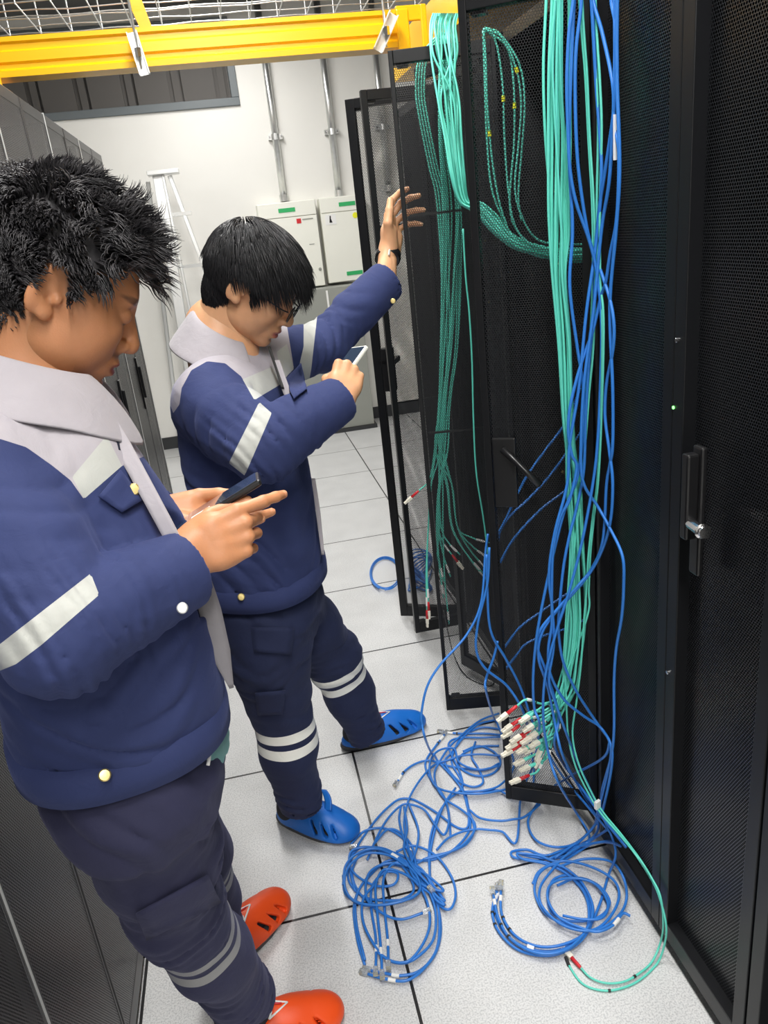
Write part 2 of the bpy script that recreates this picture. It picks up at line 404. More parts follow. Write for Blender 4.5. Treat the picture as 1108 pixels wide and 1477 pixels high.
# open cabinets
def rails(c, y0, y1, x, nuts):
    for y in (y0 + .075, y1 - .075):
        r_ = MB().box((x, y - .012, .06), (x + .002, y + .012, 1.96)).box((x, y + .010, .06), (x + .03, y + .012, 1.96))
        for z in np.arange(.08, 1.94, .0445):
            r_.box((x - .0015, y - .004, z), (x - .0003, y + .004, z + .009), 1)
        r_.build('mounting_rail', [MT['black'], MT['dark']], c)
    for z in nuts: MB().box((x - .006, y1 - .08, z), (x - .0016, y1 - .07, z + .007)).build('cage_nut', MT['brass'], c)
opencab = []
for i in (2, 3, 4):
    y0, y1 = RY[i], RY[i + 1]
    c = cabinet_shell('server_cabinet', XR + .01, 1.84, y0, y1, labs[i], 2.0)
    rails(c, y0, y1, .86, [1.62, 1.58, 1.5, 1.44, 1.2, 1.14, .9, .86] if i == 2 else [1.5, 1.3, .6]); opencab.append(c)
# hinge post filler beside the closed cabinet
MB().box((XR - .002, 1.491, .05), (XR + .03, 1.555, 1.98)).build('cable_channel', MT['black'], opencab[0], bevel=.001)
DZ = (.045, 1.99)
d1, R1, h1, L1 = mesh_door(opencab[0], (.738, 1.557), (.522, 1.683), *DZ, MT['mesh'], side=-1, frame=.02, outer=.016, depth=.03)
d2, R2, h2, L2 = mesh_door(opencab[0], (.738, 2.085), (.477, 2.14), *DZ, MT['mesh'], side=-1, frame=.012, outer=.012, depth=.025)
d5, R5, h5, L5 = mesh_door(opencab[1], (.738, 2.12), (.605, 2.40), *DZ, MT['mesh'], side=-1, frame=.02, outer=.02, depth=.025)
d3, R3, h3, L3 = mesh_door(opencab[1], (.738, 2.685), (.50, 2.683), *DZ, MT['mesh'], side=-1, frame=.02, outer=.02, depth=.025)
d4, R4, h4, L4 = mesh_door(opencab[2], (.738, 2.73), (.474, 2.85), *DZ, MT['mesh'], side=-1, frame=.02, outer=.03, depth=.025)
def bits(d, R_, h, L, zs, lever_=False):
    """latch corners, top bracket, lock box on the inner face"""
    MB().box((L - .05, .02, 1.955), (L - .02, .05, 1.975), R=R_, c=h).build('latch_bracket', MT['blackm'], d, bevel=.002)
    MB().box((L - .05, .02, .06), (L - .02, .05, .08), R=R_, c=h).build('latch_bracket', MT['blackm'], d, bevel=.002)
    for z in zs:
        MB().box((.02, .012, z), (L - .02, .017, z + .006), R=R_, c=h).build('stiffener_rod', MT['blackm'], d)
bits(d1, R1, h1, L1, ()); bits(d2, R2, h2, L2, (1.60, 1.0)); bits(d3, R3, h3, L3, (1.58, .98)); bits(d4, R4, h4, L4, ())
# lock bodies and swing handle on the inner faces
lk = MB().box((L4 - .075, .0, 1.0), (L4 - .03, .04, 1.16), R=R4, c=h4).build('lock_body', MT['blackm'], d4, bevel=.003)
MB().box((L4 - .085, .0, 1.10), (L4 - .02, .09, 1.12), R=R4, c=h4).build('lock_lever', MT['blackm'], lk, bevel=.003)
lk = MB().box((L1 - .075, -.012, .93), (L1 - .02, .0, 1.10), R=R1, c=h1).build('lock_plate', MT['blackm'], d1, bevel=.003)
a_ = h1 + R1 @ np.array([L1 - .045, -.014, 1.075]); b_ = a_ + np.array([.06, -.075, -.075])
MB().tube([a_, (a_ + b_) / 2, b_], [.008, .007, .009], 10).build('swing_handle', MT['blackm'], lk, smooth=True)
# equipment with small paper label inside the open cabinet
eq = empty('rack_shelf', (1.2, 1.79, 1.2), 'small silver shelf with a white ventilated label behind the aqua bundle', 'shelf')
MB().box((.875, 1.61, 1.26), (1.3, 1.97, 1.30)).build('shelf_body', MT['blackm'], eq, bevel=.002)
MB().box((.872, 1.72, 1.263), (.875, 1.79, 1.296)).build('label_plate', MT['alu'], eq)

# left row: grey perforated half doors
XL = -.47
seams = [.345, .945, 1.5, 2.1, 2.70, 3.29, 3.88]
ll = ['grey server cabinet nearest the camera on the left, behind the bent-over worker', 'grey server cabinet beside the legs of the near worker',
      'grey server cabinet of the left row hidden behind the curly hair', 'grey server cabinet, third from the far end of the left row', 'grey server cabinet, second from the far end of the left row', 'grey server cabinet at the far end of the left row']
for i in range(6):
    y0, y1 = seams[i], seams[i + 1]
    c = cabinet_shell('server_cabinet', XL - 1.05, XL, y0, y1, ll[i], 2.005)
    n_ = 2; wd = (y1 - y0) / n_
    for k in range(n_):
        ya, yb = y0 + k * wd + .003, y0 + (k + 1) * wd - .003
        dd = mesh_door(c, (XL + .002, ya), (XL + .002, yb), .04, 2.0, MT['meshl'] , side=-1, frame=.008, outer=.008, depth=.010, m_frame=MT['frl'], inset=.0085)[0]
        if k == 0:
            hh = MB().box((XL + .011, yb - .045, .93), (XL + .018, yb - .01, 1.16)).build('handle_recess', MT['blackm'], dd, bevel=.004)
            MB().box((XL + .018, yb - .035, .98), (XL + .028, yb - .02, 1.12)).build('lever', MT['black'], hh, bevel=.003)
    MB().box((XL - .01, y1 - .003, .03), (XL + .014, y1 + .000, 2.003)).build('edge_trim', MT['alu'], c)
# kerb under the rows
# ---------------------------------------------------------------- yellow duct, basket tray, hangers
yd = empty('cable_duct', (.0, 2.95, 2.13), 'yellow plastic fibre duct crossing above the aisle', 'cable duct')
def uprof(x0, x1, y0, y1, z0, h, th=.004):
    """ribbed U channel along X"""
    prof = [(y0, z0 + h), (y0, z0 + h - .012), (y0 + .008, z0 + h - .018), (y0 + .008, z0 + h - .034), (y0 + .002, z0 + h - .04), (y0 + .002, z0 + .04), (y0 + .009, z0 + .034), (y0 + .009, z0 + .022), (y0 - .002, z0 + .014), (y0 - .002, z0),
            (y1 + .002, z0), (y1 + .002, z0 + h)]
    G = np.array([[(x, q[0], q[1]) for q in prof] for x in (x0, x1)]); return G
MB().grid(uprof(-.60, .70, 2.80, 2.88, 2.122, .105)).build('duct_channel', MT['yellow'], yd, solid=.004)
for x in (-.60,):
    e_ = MB().box((x - .05, 2.79, 2.085), (x + .03, 2.93, 2.102)).box((x - .05, 2.785, 2.088), (x + .03, 2.797, 2.2))
    for q in (-.04, .0): e_.box((x + q, 2.775, 2.08), (x + q + .022, 2.79, 2.102))
    e_.build('joint_collar', MT['yellow'], yd, bevel=.004)
j_ = MB().box((.66, 2.785, 2.085), (.76, 2.94, 2.10)).box((.66, 2.785, 2.085), (.70, 2.80, 2.225)).box((.74, 2.785, 2.085), (.76, 2.80, 2.235)).box((.66, 2.79, 2.19), (.76, 2.80, 2.235))
j_.build('joint_collar', MT['yellow'], yd, bevel=.004)
# branch duct above the right row
yb_ = empty('cable_duct', (.93, 2.2, 2.13), 'yellow plastic fibre duct running above the open cabinets with a drop spout', 'cable duct')
G = np.array([[(.80, y, 2.26), (.80, y, 2.13), (1.06, y, 2.13), (1.06, y, 2.26)] for y in (.4, 3.5)])
MB().grid(G).build('duct_channel', MT['yellow'], yb_, solid=.005)
MB().tube(spline([(.80, 2.18, 2.24), (.70, 2.12, 2.235), (.635, 2.09, 2.17), (.625, 2.085, 2.09)], 5), .045, 14, cap=False).build('drop_spout', MT['yellow'], yb_, solid=.004, smooth=True)
# wire basket tray
bt = empty('basket_tray', (.0, 2.95, 2.33), 'galvanised wire basket tray hung above the yellow duct', 'cable tray')
by0, by1, bz = 2.79, 3.15, 2.31
Lw = MB()
for (y, z) in [(by0, bz + .105), (by0, bz + .07), (by0, bz + .035)] + [(by0 + k * .09, bz) for k in range(5)] + [(by1, bz + .05), (by1, bz + .105)]:
    n_ = 40; ph = random.Random(int(y * 1000)).random() * 6
    Lw.tube([(-1.6 + k * 3.6 / n_, y, z + .0025 * math.sin(k * 1.9 + ph)) for k in range(n_ + 1)], .0022, 6)
Lw.build('lengthwise_wires', MT['steel'], bt, smooth=True)
x = -1.58; cw = []
while x < 1.95:
    MB().tube([(x, by0 - .001, bz + .107), (x, by0 - .001, bz - .003), (x, by1, bz - .003), (x, by1, bz + .107)], .0022, 6).build('cross_wire', MT['steel'], bt)
    x += .1
# hangers
def hanger(px, py, lab, tilt):
    P = pY(px, py, 2.755); P[1] = 2.755; h = empty('threaded_hanger', (P[0], 2.755, P[2] - .05), lab, 'hanger', 'hangers at the duct')
    MB().tube([(P[0] + .0, 2.755, P[2] - .04), (P[0], 2.755, 3.19)], .0042, 8).build('threaded_rod', MT['steel'], h)
    a = math.radians(tilt); R_ = np.array([[math.cos(a), 0, math.sin(a)], [0, 1, 0], [-math.sin(a), 0, math.cos(a)]]).T
    c_ = (P[0], 2.755, P[2])
    MB().box((-.016, -.002, -.058), (.016, .002, .058), R=R_, c=c_).box((-.016, -.02, -.058), (-.013, .002, .058), R=R_, c=c_).box((.013, -.02, -.058), (.016, .002, .058), R=R_, c=c_).build('strut_channel', MT['alu'], h)
    MB().tube([(P[0], 2.735, P[2] - .012), (P[0], 2.735, P[2] + .012)], .01, 6).build('nut', MT['chrome'], h)
hanger(200, 78, 'zinc threaded hanger with short strut on the yellow duct, left one', 8)
hanger(556, 47, 'zinc threaded hanger with slanting strut on the yellow duct, right one', -32)
# slim yellow upright fitting
uf = empty('duct_bracket', (-.14, 2.82, 2.21), 'slim yellow tapering upright fitting behind the left hanger', 'bracket')
MB().prism([(-.135, 2.86, 2.216), (-.10, 2.86, 2.216), (-.14, 2.86, 2.40), (-.19, 2.86, 2.40)], (0, .02, 0)).build('bracket_body', MT['yellow'], uf)
# ---------------------------------------------------------------- signed-distance modelling of people and clothes
def V3(q): return np.array(q, np.float32)
def cone(a, b, ra, rb, flat=None):
    a = V3(a); b = V3(b); ab = b - a; L2 = float(ab @ ab) + 1e-9
    def f(X, Y, Z):
        x, y, z = X - a[0], Y - a[1], Z - a[2]
        t = np.clip((x * ab[0] + y * ab[1] + z * ab[2]) / L2, 0, 1)
        x = x - t * ab[0]; y = y - t * ab[1]; z = z - t * ab[2]
        if flat is not None:
            n, s = flat; q = (x * n[0] + y * n[1] + z * n[2]) * (1 / s - 1)
            x = x + q * n[0]; y = y + q * n[1]; z = z + q * n[2]
        return np.sqrt(x * x + y * y + z * z) - (ra + (rb - ra) * t)
    m = max(ra, rb); return f, np.minimum(a, b) - m, np.maximum(a, b) + m
def ell(c, r, R=None):
    c = V3(c); r = V3(r); R = np.eye(3) if R is None else np.array(R); m = float(max(r))
    def f(X, Y, Z):
        x, y, z = X - c[0], Y - c[1], Z - c[2]
        u = (x * R[0, 0] + y * R[1, 0] + z * R[2, 0]); v = (x * R[0, 1] + y * R[1, 1] + z * R[2, 1]); w_ = (x * R[0, 2] + y * R[1, 2] + z * R[2, 2])
        k0 = np.sqrt((u / r[0]) ** 2 + (v / r[1]) ** 2 + (w_ / r[2]) ** 2)
        k1 = np.sqrt((u / r[0] ** 2) ** 2 + (v / r[1] ** 2) ** 2 + (w_ / r[2] ** 2) ** 2) + 1e-9
        return k0 * (k0 - 1) / k1
    return f, c - m, c + m
def trunk(sl, yaw, p=2.4):
    """stack of rounded cross-sections: (centre xyz, half depth along heading, half width)"""
    sl = sorted(sl, key=lambda q: q[0][2]); zs = np.array([q[0][2] for q in sl]); zz = np.linspace(zs[0], zs[-1], 60)
    def sm(v):
        y = np.interp(zz, zs, v); k = np.array([1, 2, 3, 2, 1.]) / 9; return np.convolve(np.pad(y, 2, 'edge'), k, 'valid')
    cx = sm([q[0][0] for q in sl]); cy = sm([q[0][1] for q in sl]); A = sm([q[1] for q in sl]); B = sm([q[2] for q in sl])
    c_, s_ = math.cos(yaw), math.sin(yaw)
    def f(X, Y, Z):
        Zf = np.clip(Z, zs[0], zs[-1])
        x = X - np.interp(Zf, zz, cx); y = Y - np.interp(Zf, zz, cy); a = np.interp(Zf, zz, A); b = np.interp(Zf, zz, B)
        u = np.abs(x * c_ + y * s_) / a; v = np.abs(-x * s_ + y * c_) / b
        d = ((u ** p + v ** p + 1e-9) ** (1 / p) - 1) * np.minimum(a, b)
        dz = np.abs(Z - (zs[0] + zs[-1]) / 2) - (zs[-1] - zs[0]) / 2
        return np.maximum(d, dz)
    m = max(A.max(), B.max()) * 1.1
    return f, np.array([cx.min() - m, cy.min() - m, zs[0]]), np.array([cx.max() + m, cy.max() + m, zs[-1]])
def smin(a, b, k):
    if k <= 0: return np.minimum(a, b)
    h = np.maximum(k - np.abs(a - b), 0) / k; return np.minimum(a, b) - h * h * k * .25
class SDF:
    def __init__(s, h): s.h = h; s.P = []
    def add(s, prim, k=.01): s.P.append((prim, k, 'u')); return s
    def cut(s, prim, k=.004): s.P.append((prim, k, 's')); return s
    def plane(s, c, n, k=.002, rad=None):
        """removes everything on the +n side of c (within rad)"""
        c = V3(c); n = V3(n) / np.linalg.norm(n)
        def f(X, Y, Z):
            d = -((X - c[0]) * n[0] + (Y - c[1]) * n[1] + (Z - c[2]) * n[2])
            if rad: d = np.maximum(d, np.sqrt((X - c[0]) ** 2 + (Y - c[1]) ** 2 + (Z - c[2]) ** 2) - rad)
            return d
        R_ = rad or 5
        s.P.append(((f, c - R_, c + R_), k, 's')); return s
    def mesh(s, disp=None, smooth=1):
        us = [q for q in s.P if q[2] == 'u']; h = s.h
        lo = np.min([q[0][1] for q in us], 0) - 5 * h - .012; hi = np.max([q[0][2] for q in us], 0) + 5 * h + .012
        n = np.ceil((hi - lo) / h).astype(int) + 1
        F = np.full(n, .5, np.float32); ax = [(lo[i] + h * np.arange(n[i])).astype(np.float32) for i in range(3)]
        for (f, a, b), k, op in s.P:
            mg = max(k, 3 * h) + h
            i0 = np.clip(np.floor((a - mg - lo) / h).astype(int), 0, n); i1 = np.clip(np.ceil((b + mg - lo) / h).astype(int) + 1, 0, n)
            if (i1 <= i0).any(): continue
            sl = tuple(slice(i0[i], i1[i]) for i in range(3))
            X, Y, Z = ax[0][sl[0]][:, None, None], ax[1][sl[1]][None, :, None], ax[2][sl[2]][None, None, :]
            d = f(X, Y, Z).astype(np.float32)
            if op == 'u': F[sl] = smin(F[sl], d, k)
            else: F[sl] = -smin(-F[sl], d, k)
        if disp is not None:
            I = np.nonzero(np.abs(F) < .03)
            F[I] += disp(ax[0][I[0]], ax[1][I[1]], ax[2][I[2]]).astype(np.float32)
        return surfnet(F, lo, h, smooth)
def surfnet(F, lo, h, smooth=1):
    I = F < 0; n = np.array(F.shape)
    def cs(A, dx, dy, dz): return A[dx:n[0] - 1 + dx, dy:n[1] - 1 + dy, dz:n[2] - 1 + dz]
    cnt = np.zeros(n - 1, np.int8)
    cor = [(i, j, k) for i in (0, 1) for j in (0, 1) for k in (0, 1)]
    for c in cor: cnt += cs(I, *c)
    A = np.nonzero((cnt > 0) & (cnt < 8)); N = len(A[0])
    idx = np.full(n - 1, -1, np.int32); idx[A] = np.arange(N)
    val = {c: F[A[0] + c[0], A[1] + c[1], A[2] + c[2]] for c in cor}
    S = np.zeros((N, 3)); W_ = np.zeros(N)
    for c in cor:
        for a in range(3):
            if c[a] == 0:
                d = list(c); d[a] = 1; d = tuple(d); va, vb = val[c], val[d]
                m = (va < 0) != (vb < 0); t = np.where(m, va / (va - vb + 1e-12), 0)
                P = np.zeros((N, 3)); P[:] = c; P[:, a] = t
                S += P * m[:, None]; W_ += m
    V = lo + h * (np.stack(A, 1) + S / W_[:, None])
    Q = []
    for a in range(3):
        b, c = (a + 1) % 3, (a + 2) % 3
        s0 = [slice(None)] * 3; s1 = [slice(None)] * 3; s0[a] = slice(0, -1); s1[a] = slice(1, None)
        D = I[tuple(s0)] != I[tuple(s1)]; E_ = np.array(np.nonzero(D)); E_ = E_[:, (E_[b] > 0) & (E_[c] > 0) & (E_[b] < n[b] - 1) & (E_[c] < n[c] - 1)]
        ins = I[E_[0], E_[1], E_[2]]
        def g(db, dc): G_ = E_.copy(); G_[b] -= db; G_[c] -= dc; return idx[G_[0], G_[1], G_[2]]
        q = np.stack([g(0, 0), g(1, 0), g(1, 1), g(0, 1)], 1); q[~ins] = q[~ins][:, ::-1]; Q.append(q)
    Q = np.concatenate(Q); Q = Q[(Q >= 0).all(1)]
    for _ in range(smooth):
        acc = np.zeros_like(V); ct = np.zeros(len(V))
        for i in range(4):
            np.add.at(acc, Q[:, i], V[Q[:, (i + 1) % 4]]); np.add.at(ct, Q[:, i], 1)
            np.add.at(acc, Q[:, (i + 1) % 4], V[Q[:, i]]); np.add.at(ct, Q[:, (i + 1) % 4], 1)
        V = V * .4 + .6 * acc / np.maximum(ct, 1)[:, None]
    return V, Q
def to_obj(name, V, Q, mats, parent=None, attrs=None, mi=None, smooth=True):
    me = bpy.data.meshes.new(name); me.vertices.add(len(V)); me.vertices.foreach_set('co', V.astype(np.float32).ravel())
    me.loops.add(len(Q) * 4); me.loops.foreach_set('vertex_index', Q.astype(np.int32).ravel())
    me.polygons.add(len(Q)); me.polygons.foreach_set('loop_start', np.arange(0, len(Q) * 4, 4, dtype=np.int32))
    me.polygons.foreach_set('use_smooth', np.full(len(Q), smooth))
    for m_ in (mats if isinstance(mats, (list, tuple)) else [mats]): me.materials.append(m_)
    if mi is not None: me.polygons.foreach_set('material_index', mi.astype(np.int32))
    for k, v in (attrs or {}).items():
        a = me.attributes.new(k, 'FLOAT', 'POINT'); a.data.foreach_set('value', v.astype(np.float32))
    me.update(calc_edges=True); me.validate()
    o = bpy.data.objects.new(name, me); COL.objects.link(o)
    if parent is not None: o.parent = parent; o.matrix_parent_inverse = PM(parent).inverted()
    return o
def ev(f, V): return f(V[:, 0].astype(np.float32), V[:, 1].astype(np.float32), V[:, 2].astype(np.float32))

# ---------- cloth and skin materials; masks come from per-vertex pattern fields
def cloth(name, base, layers, rough=.8, weave=1400, fuzz=.3):
    m = bpy.data.materials.new(name); m.use_nodes = True; nt = m.node_tree; b = nt.nodes['Principled BSDF']
    b.inputs['Roughness'].default_value = rough; b.inputs['Specular IOR Level'].default_value = .25
    b.inputs['Sheen Weight'].default_value = fuzz; b.inputs['Sheen Roughness'].default_value = .5
    b.inputs['Sheen Tint'].default_value = (*[min(1, q * 3 + .1) for q in base], 1)
    tc = nd(nt, 'ShaderNodeTexCoord'); n = nd(nt, 'ShaderNodeTexNoise'); n.inputs['Scale'].default_value = 14; n.inputs['Detail'].default_value = 4
    nt.links.new(tc.outputs['Object'], n.inputs['Vector'])
    cur = nd(nt, 'ShaderNodeMixRGB'); nt.links.new(n.outputs['Fac'], cur.inputs[0])
    cur.inputs[1].default_value = (*[q * .85 for q in base], 1); cur.inputs[2].default_value = (*[min(1, q * 1.15) for q in base], 1)
    cur = cur.outputs[0]; rg = None
    for an, col, rgh in layers:
        at = nd(nt, 'ShaderNodeAttribute', attribute_name=an)
        mk = mth(nt, 'GREATER_THAN', at.outputs['Fac'], 0.0)
        mx = nd(nt, 'ShaderNodeMixRGB'); nt.links.new(mk, mx.inputs[0]); nt.links.new(cur, mx.inputs[1]); mx.inputs[2].default_value = (*col, 1); cur = mx.outputs[0]
    nt.links.new(cur, b.inputs['Base Color'])
    n2 = nd(nt, 'ShaderNodeTexNoise'); n2.inputs['Scale'].default_value = weave; n2.inputs['Detail'].default_value = 1; nt.links.new(tc.outputs['Object'], n2.inputs['Vector'])
    n3 = nd(nt, 'ShaderNodeTexNoise'); n3.inputs['Scale'].default_value = 32; n3.inputs['Detail'].default_value = 3; n3.inputs['Distortion'].default_value = 1.2; nt.links.new(tc.outputs['Object'], n3.inputs['Vector'])
    b1 = nd(nt, 'ShaderNodeBump'); b1.inputs['Strength'].default_value = .25; b1.inputs['Distance'].default_value = .0006; nt.links.new(n2.outputs['Fac'], b1.inputs['Height'])
    b2 = nd(nt, 'ShaderNodeBump'); b2.inputs['Strength'].default_value = .35; b2.inputs['Distance'].default_value = .004; nt.links.new(n3.outputs['Fac'], b2.inputs['Height']); nt.links.new(b1.outputs[0], b2.inputs['Normal'])
    nt.links.new(b2.outputs[0], b.inputs['Normal'])
    return m
def skinmat(name, base, lip, dark):
    m = mat(name, base, .46, 0, .4, sss=.12); nt = m.node_tree; b = nt.nodes['Principled BSDF']
    tc = nd(nt, 'ShaderNodeTexCoord'); n = nd(nt, 'ShaderNodeTexNoise'); n.inputs['Scale'].default_value = 38; n.inputs['Detail'].default_value = 4
    nt.links.new(tc.outputs['Object'], n.inputs['Vector'])
    c = nd(nt, 'ShaderNodeMixRGB'); nt.links.new(n.outputs['Fac'], c.inputs[0]); c.inputs[1].default_value = (*[q * .84 for q in base], 1); c.inputs[2].default_value = (*[min(1, q * 1.14) for q in base], 1)
    cur = c.outputs[0]
    for an, col, lim in (('lip', lip, 1), ('stubble', dark, .6), ('nail', tuple(min(1, q * 1.25 + .06) for q in base), .8)):
        at = nd(nt, 'ShaderNodeAttribute', attribute_name=an); fc = mth(nt, 'MULTIPLY', at.outputs['Fac'], lim)
        mx = nd(nt, 'ShaderNodeMixRGB'); nt.links.new(fc, mx.inputs[0]); nt.links.new(cur, mx.inputs[1]); mx.inputs[2].default_value = (*col, 1); cur = mx.outputs[0]
    nt.links.new(cur, b.inputs['Base Color'])
    n2 = nd(nt, 'ShaderNodeTexNoise'); n2.inputs['Scale'].default_value = 420; n2.inputs['Detail'].default_value = 2; nt.links.new(tc.outputs['Object'], n2.inputs['Vector'])
    bp = nd(nt, 'ShaderNodeBump'); bp.inputs['Strength'].default_value = .2; bp.inputs['Distance'].default_value = .001; nt.links.new(n2.outputs['Fac'], bp.inputs['Height']); nt.links.new(bp.outputs[0], b.inputs['Normal'])
    return m
NAVY = (.030, .042, .125); GREY = (.40, .375, .405); SILV = (.46, .47, .44)
MT['skin1'] = skinmat('tanned_skin', (.56, .25, .12), (.30, .085, .06), (.16, .08, .05))
MT['skin2'] = skinmat('light_skin', (.66, .35, .19), (.52, .17, .13), (.35, .2, .13))
MT['hair'] = mat('black_hair', (.012, .012, .014), .42, 0, .45)
MT['hair1'] = mat('greying_hair', (.055, .052, .056), .5, 0, .5, noise=(55, .12, (.018, .017, .02)))
MT['jacket'] = cloth('navy_work_jacket', NAVY, [('yoke', GREY, 0), ('band', SILV, 0), ('lining', (.33, .33, .36), 0)])
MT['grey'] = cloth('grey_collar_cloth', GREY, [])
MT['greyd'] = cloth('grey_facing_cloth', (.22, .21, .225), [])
MT['navy'] = cloth('navy_cloth', NAVY, [])
MT['liner'] = cloth('dark_collar_lining', (.014, .016, .03), [])
MT['silver'] = mat('reflective_tape', SILV, .45, .15, bump=(60, .3, .003))
MT['tr1'] = cloth('navy_trousers_near', (.030, .031, .070), [('band', (.30, .30, .30), 0)])
MT['tr2'] = cloth('navy_trousers_far', (.017, .023, .062), [('band', (.86, .86, .80), 0)])
MT['teal'] = cloth('teal_shirt', (.16, .33, .33), [])
MT['orange'] = mat('orange_foam', (.86, .085, .012), .42, 0, .4, bump=(300, .08, .001))
MT['bluef'] = mat('blue_foam', (.012, .155, .60), .42, 0, .4, bump=(300, .08, .001))
MT['sole'] = mat('dark_sole', (.05, .05, .055), .6)
MT['screen'] = mat('phone_screen', (.03, .05, .09), .08, 0, .8, coat=.6)
MT['lens'] = mat('clear_lens', (.95, .97, 1), .03, 0, .5, trans=.96)
MT['sock'] = mat('dark_sock', (.02, .02, .03), .9)

# ---------- wrinkles
def folds(specs, seed=0, amp=.0022, damp=()):
    rg = np.random.RandomState(seed); K = rg.normal(size=(7, 3)) * 17; PH = rg.uniform(0, 6.28, 7)
    def f(X, Y, Z):
        d = 0
        for k, ph in zip(K, PH):
            d = d + np.sin(1.0 * (k[0] * X + k[1] * Y + k[2] * Z) + ph + 1.6 * np.sin(.6 * (k[1] * X + k[2] * Y + k[0] * Z)))
        d = d * amp / 2.2 - .35 * amp * (1 - 2 * np.abs(np.sin(.5 * (K[0][0] * X + K[0][1] * Y + K[0][2] * Z) * 2.1 + 1.3 * np.sin(21 * Z + 13 * X))) ** .5)
        wv = .8 * np.sin(19 * X + 13 * Z + 5 * Y) + .8 * np.sin(17 * Y - 15 * Z + 9 * X)
        for (c, ax_, R_, lam, am) in specs:
            ax_ = np.array(ax_, float); ax_ /= np.linalg.norm(ax_)
            q = (X - c[0]) * ax_[0] + (Y - c[1]) * ax_[1] + (Z - c[2]) * ax_[2]
            r2 = (X - c[0]) ** 2 + (Y - c[1]) ** 2 + (Z - c[2]) ** 2
            s_ = np.sin(2 * math.pi * q / (lam * 1.25) + 2.3 * wv)
            d = d + 1.9 * am * (.55 + .45 * np.sin(2 * math.pi * q / (lam * 3.1) + 3 * wv)) * np.exp(-r2 / R_ ** 2) * (1 - 2 * np.abs(s_) ** .65)
        for c, R_ in damp:
            d = d * (1 - np.exp(-((X - c[0]) ** 2 + (Y - c[1]) ** 2 + (Z - c[2]) ** 2) / R_ ** 2))
        return d
    return f

# ---------- hand
FING = {'index': ((.090, .027, .0), (.041, .025, .020), .0092), 'middle': ((.094, .007, .002), (.045, .029, .021), .0094),
        'ring': ((.089, -.013, .0), (.041, .027, .021), .0088), 'little': ((.079, -.031, -.003), (.032, .020, .018), .0078)}
def hand(W, xd, zd, left, curl, thumb, spread=(4, 0, -3, -7), scale=1.0, elbow=None, h=.0022):
    """W wrist point; xd direction to the knuckles; zd back of the hand; curl {finger: (mcp, pip, dip)}; thumb: 3 directions in hand axes"""
    x = np.array(xd, float); x /= np.linalg.norm(x); z = np.array(zd, float); z -= x * (z @ x); z /= np.linalg.norm(z)
    y = np.cross(z, x) * (-1 if left else 1); B = np.stack([x, y, z], 1)
    T = lambda q: np.array(W) + B @ (np.array(q, float) * scale)
    S = SDF(h); s = scale; tips = []
    for i, (n_, (m, L, r)) in enumerate(FING.items()):
        S.add(cone(T((.0, m[1] * .55, -.001)), T((m[0] * .55, m[1] * .85, .0)), .0155 * s, .0135 * s), .012 * s)
        S.add(cone(T((m[0] * .5, m[1] * .85, -.001)), T((m[0] - .002, m[1], m[2] - .002)), .0135 * s, (r + .0018) * s), .010 * s)
    for i, (n_, (m, L, r)) in enumerate(FING.items()):
        a = 0; p = np.array(m, float); sp_ = math.radians(spread[i]); rr = r
        for j in range(3):
            a += math.radians(curl[n_][j]); d = np.array([math.cos(a) * math.cos(sp_), math.cos(a) * math.sin(sp_), -math.sin(a)])
            q = p + d * L[j]; r2 = rr * (.93 if j < 2 else .84)
            S.add(cone(T(p), T(q), rr * s, r2 * s), .0035 * s)
            if j == 2:
                nn = np.array([math.sin(a), 0, math.cos(a)]); tips.append((T(q + nn * r2 * .75), B @ nn, B @ d, r2 * s))
            p = q; rr = r2
    S.add(cone(T((.012, .014, -.012)), T((.045, .026, -.014)), .018 * s, .0165 * s), .014 * s)          # ball of the thumb
    S.add(cone(T((.012, -.016, -.010)), T((.055, -.026, -.010)), .015 * s, .0125 * s), .014 * s)
    p = np.array((.020, .026, -.010)); rr = .0135
    for j, (d, L_) in enumerate(zip(thumb, (.043, .033, .026))):
        d = np.array(d, float); d /= np.linalg.norm(d); q = p + d * L_; r2 = (.0112, .0100, .0086)[j]
        S.add(cone(T(p), T(q), rr * s, r2 * s), (.012, .004, .004)[j] * s); p = q; rr = r2
    tn = np.cross(np.cross(d, (0, 0, 1)), d) ; tn = tn / (np.linalg.norm(tn) + 1e-6); tips.append((T(p + tn * rr * .7), B @ tn, B @ d, rr * s))
    E_ = np.array(W) - x * .09 if elbow is None else np.array(W) + (np.array(elbow) - np.array(W)) / np.linalg.norm(np.array(elbow) - np.array(W)) * .11
    S.add(cone(W, E_, .0265 * s, .034 * s, (z, .78)), .02 * s)
    V, Q = S.mesh(smooth=1)
    nail = np.zeros(len(V))
    for c, n_, d, r in tips:
        dv = V - c; u_ = dv @ d; v_ = dv @ np.cross(n_, d); w_ = dv @ n_
        nail = np.maximum(nail, ((u_ / (.0065 * s)) ** 2 + (v_ / (.0055 * s)) ** 2 < 1) * (np.abs(w_) < .006))
    return V, Q, nail, T

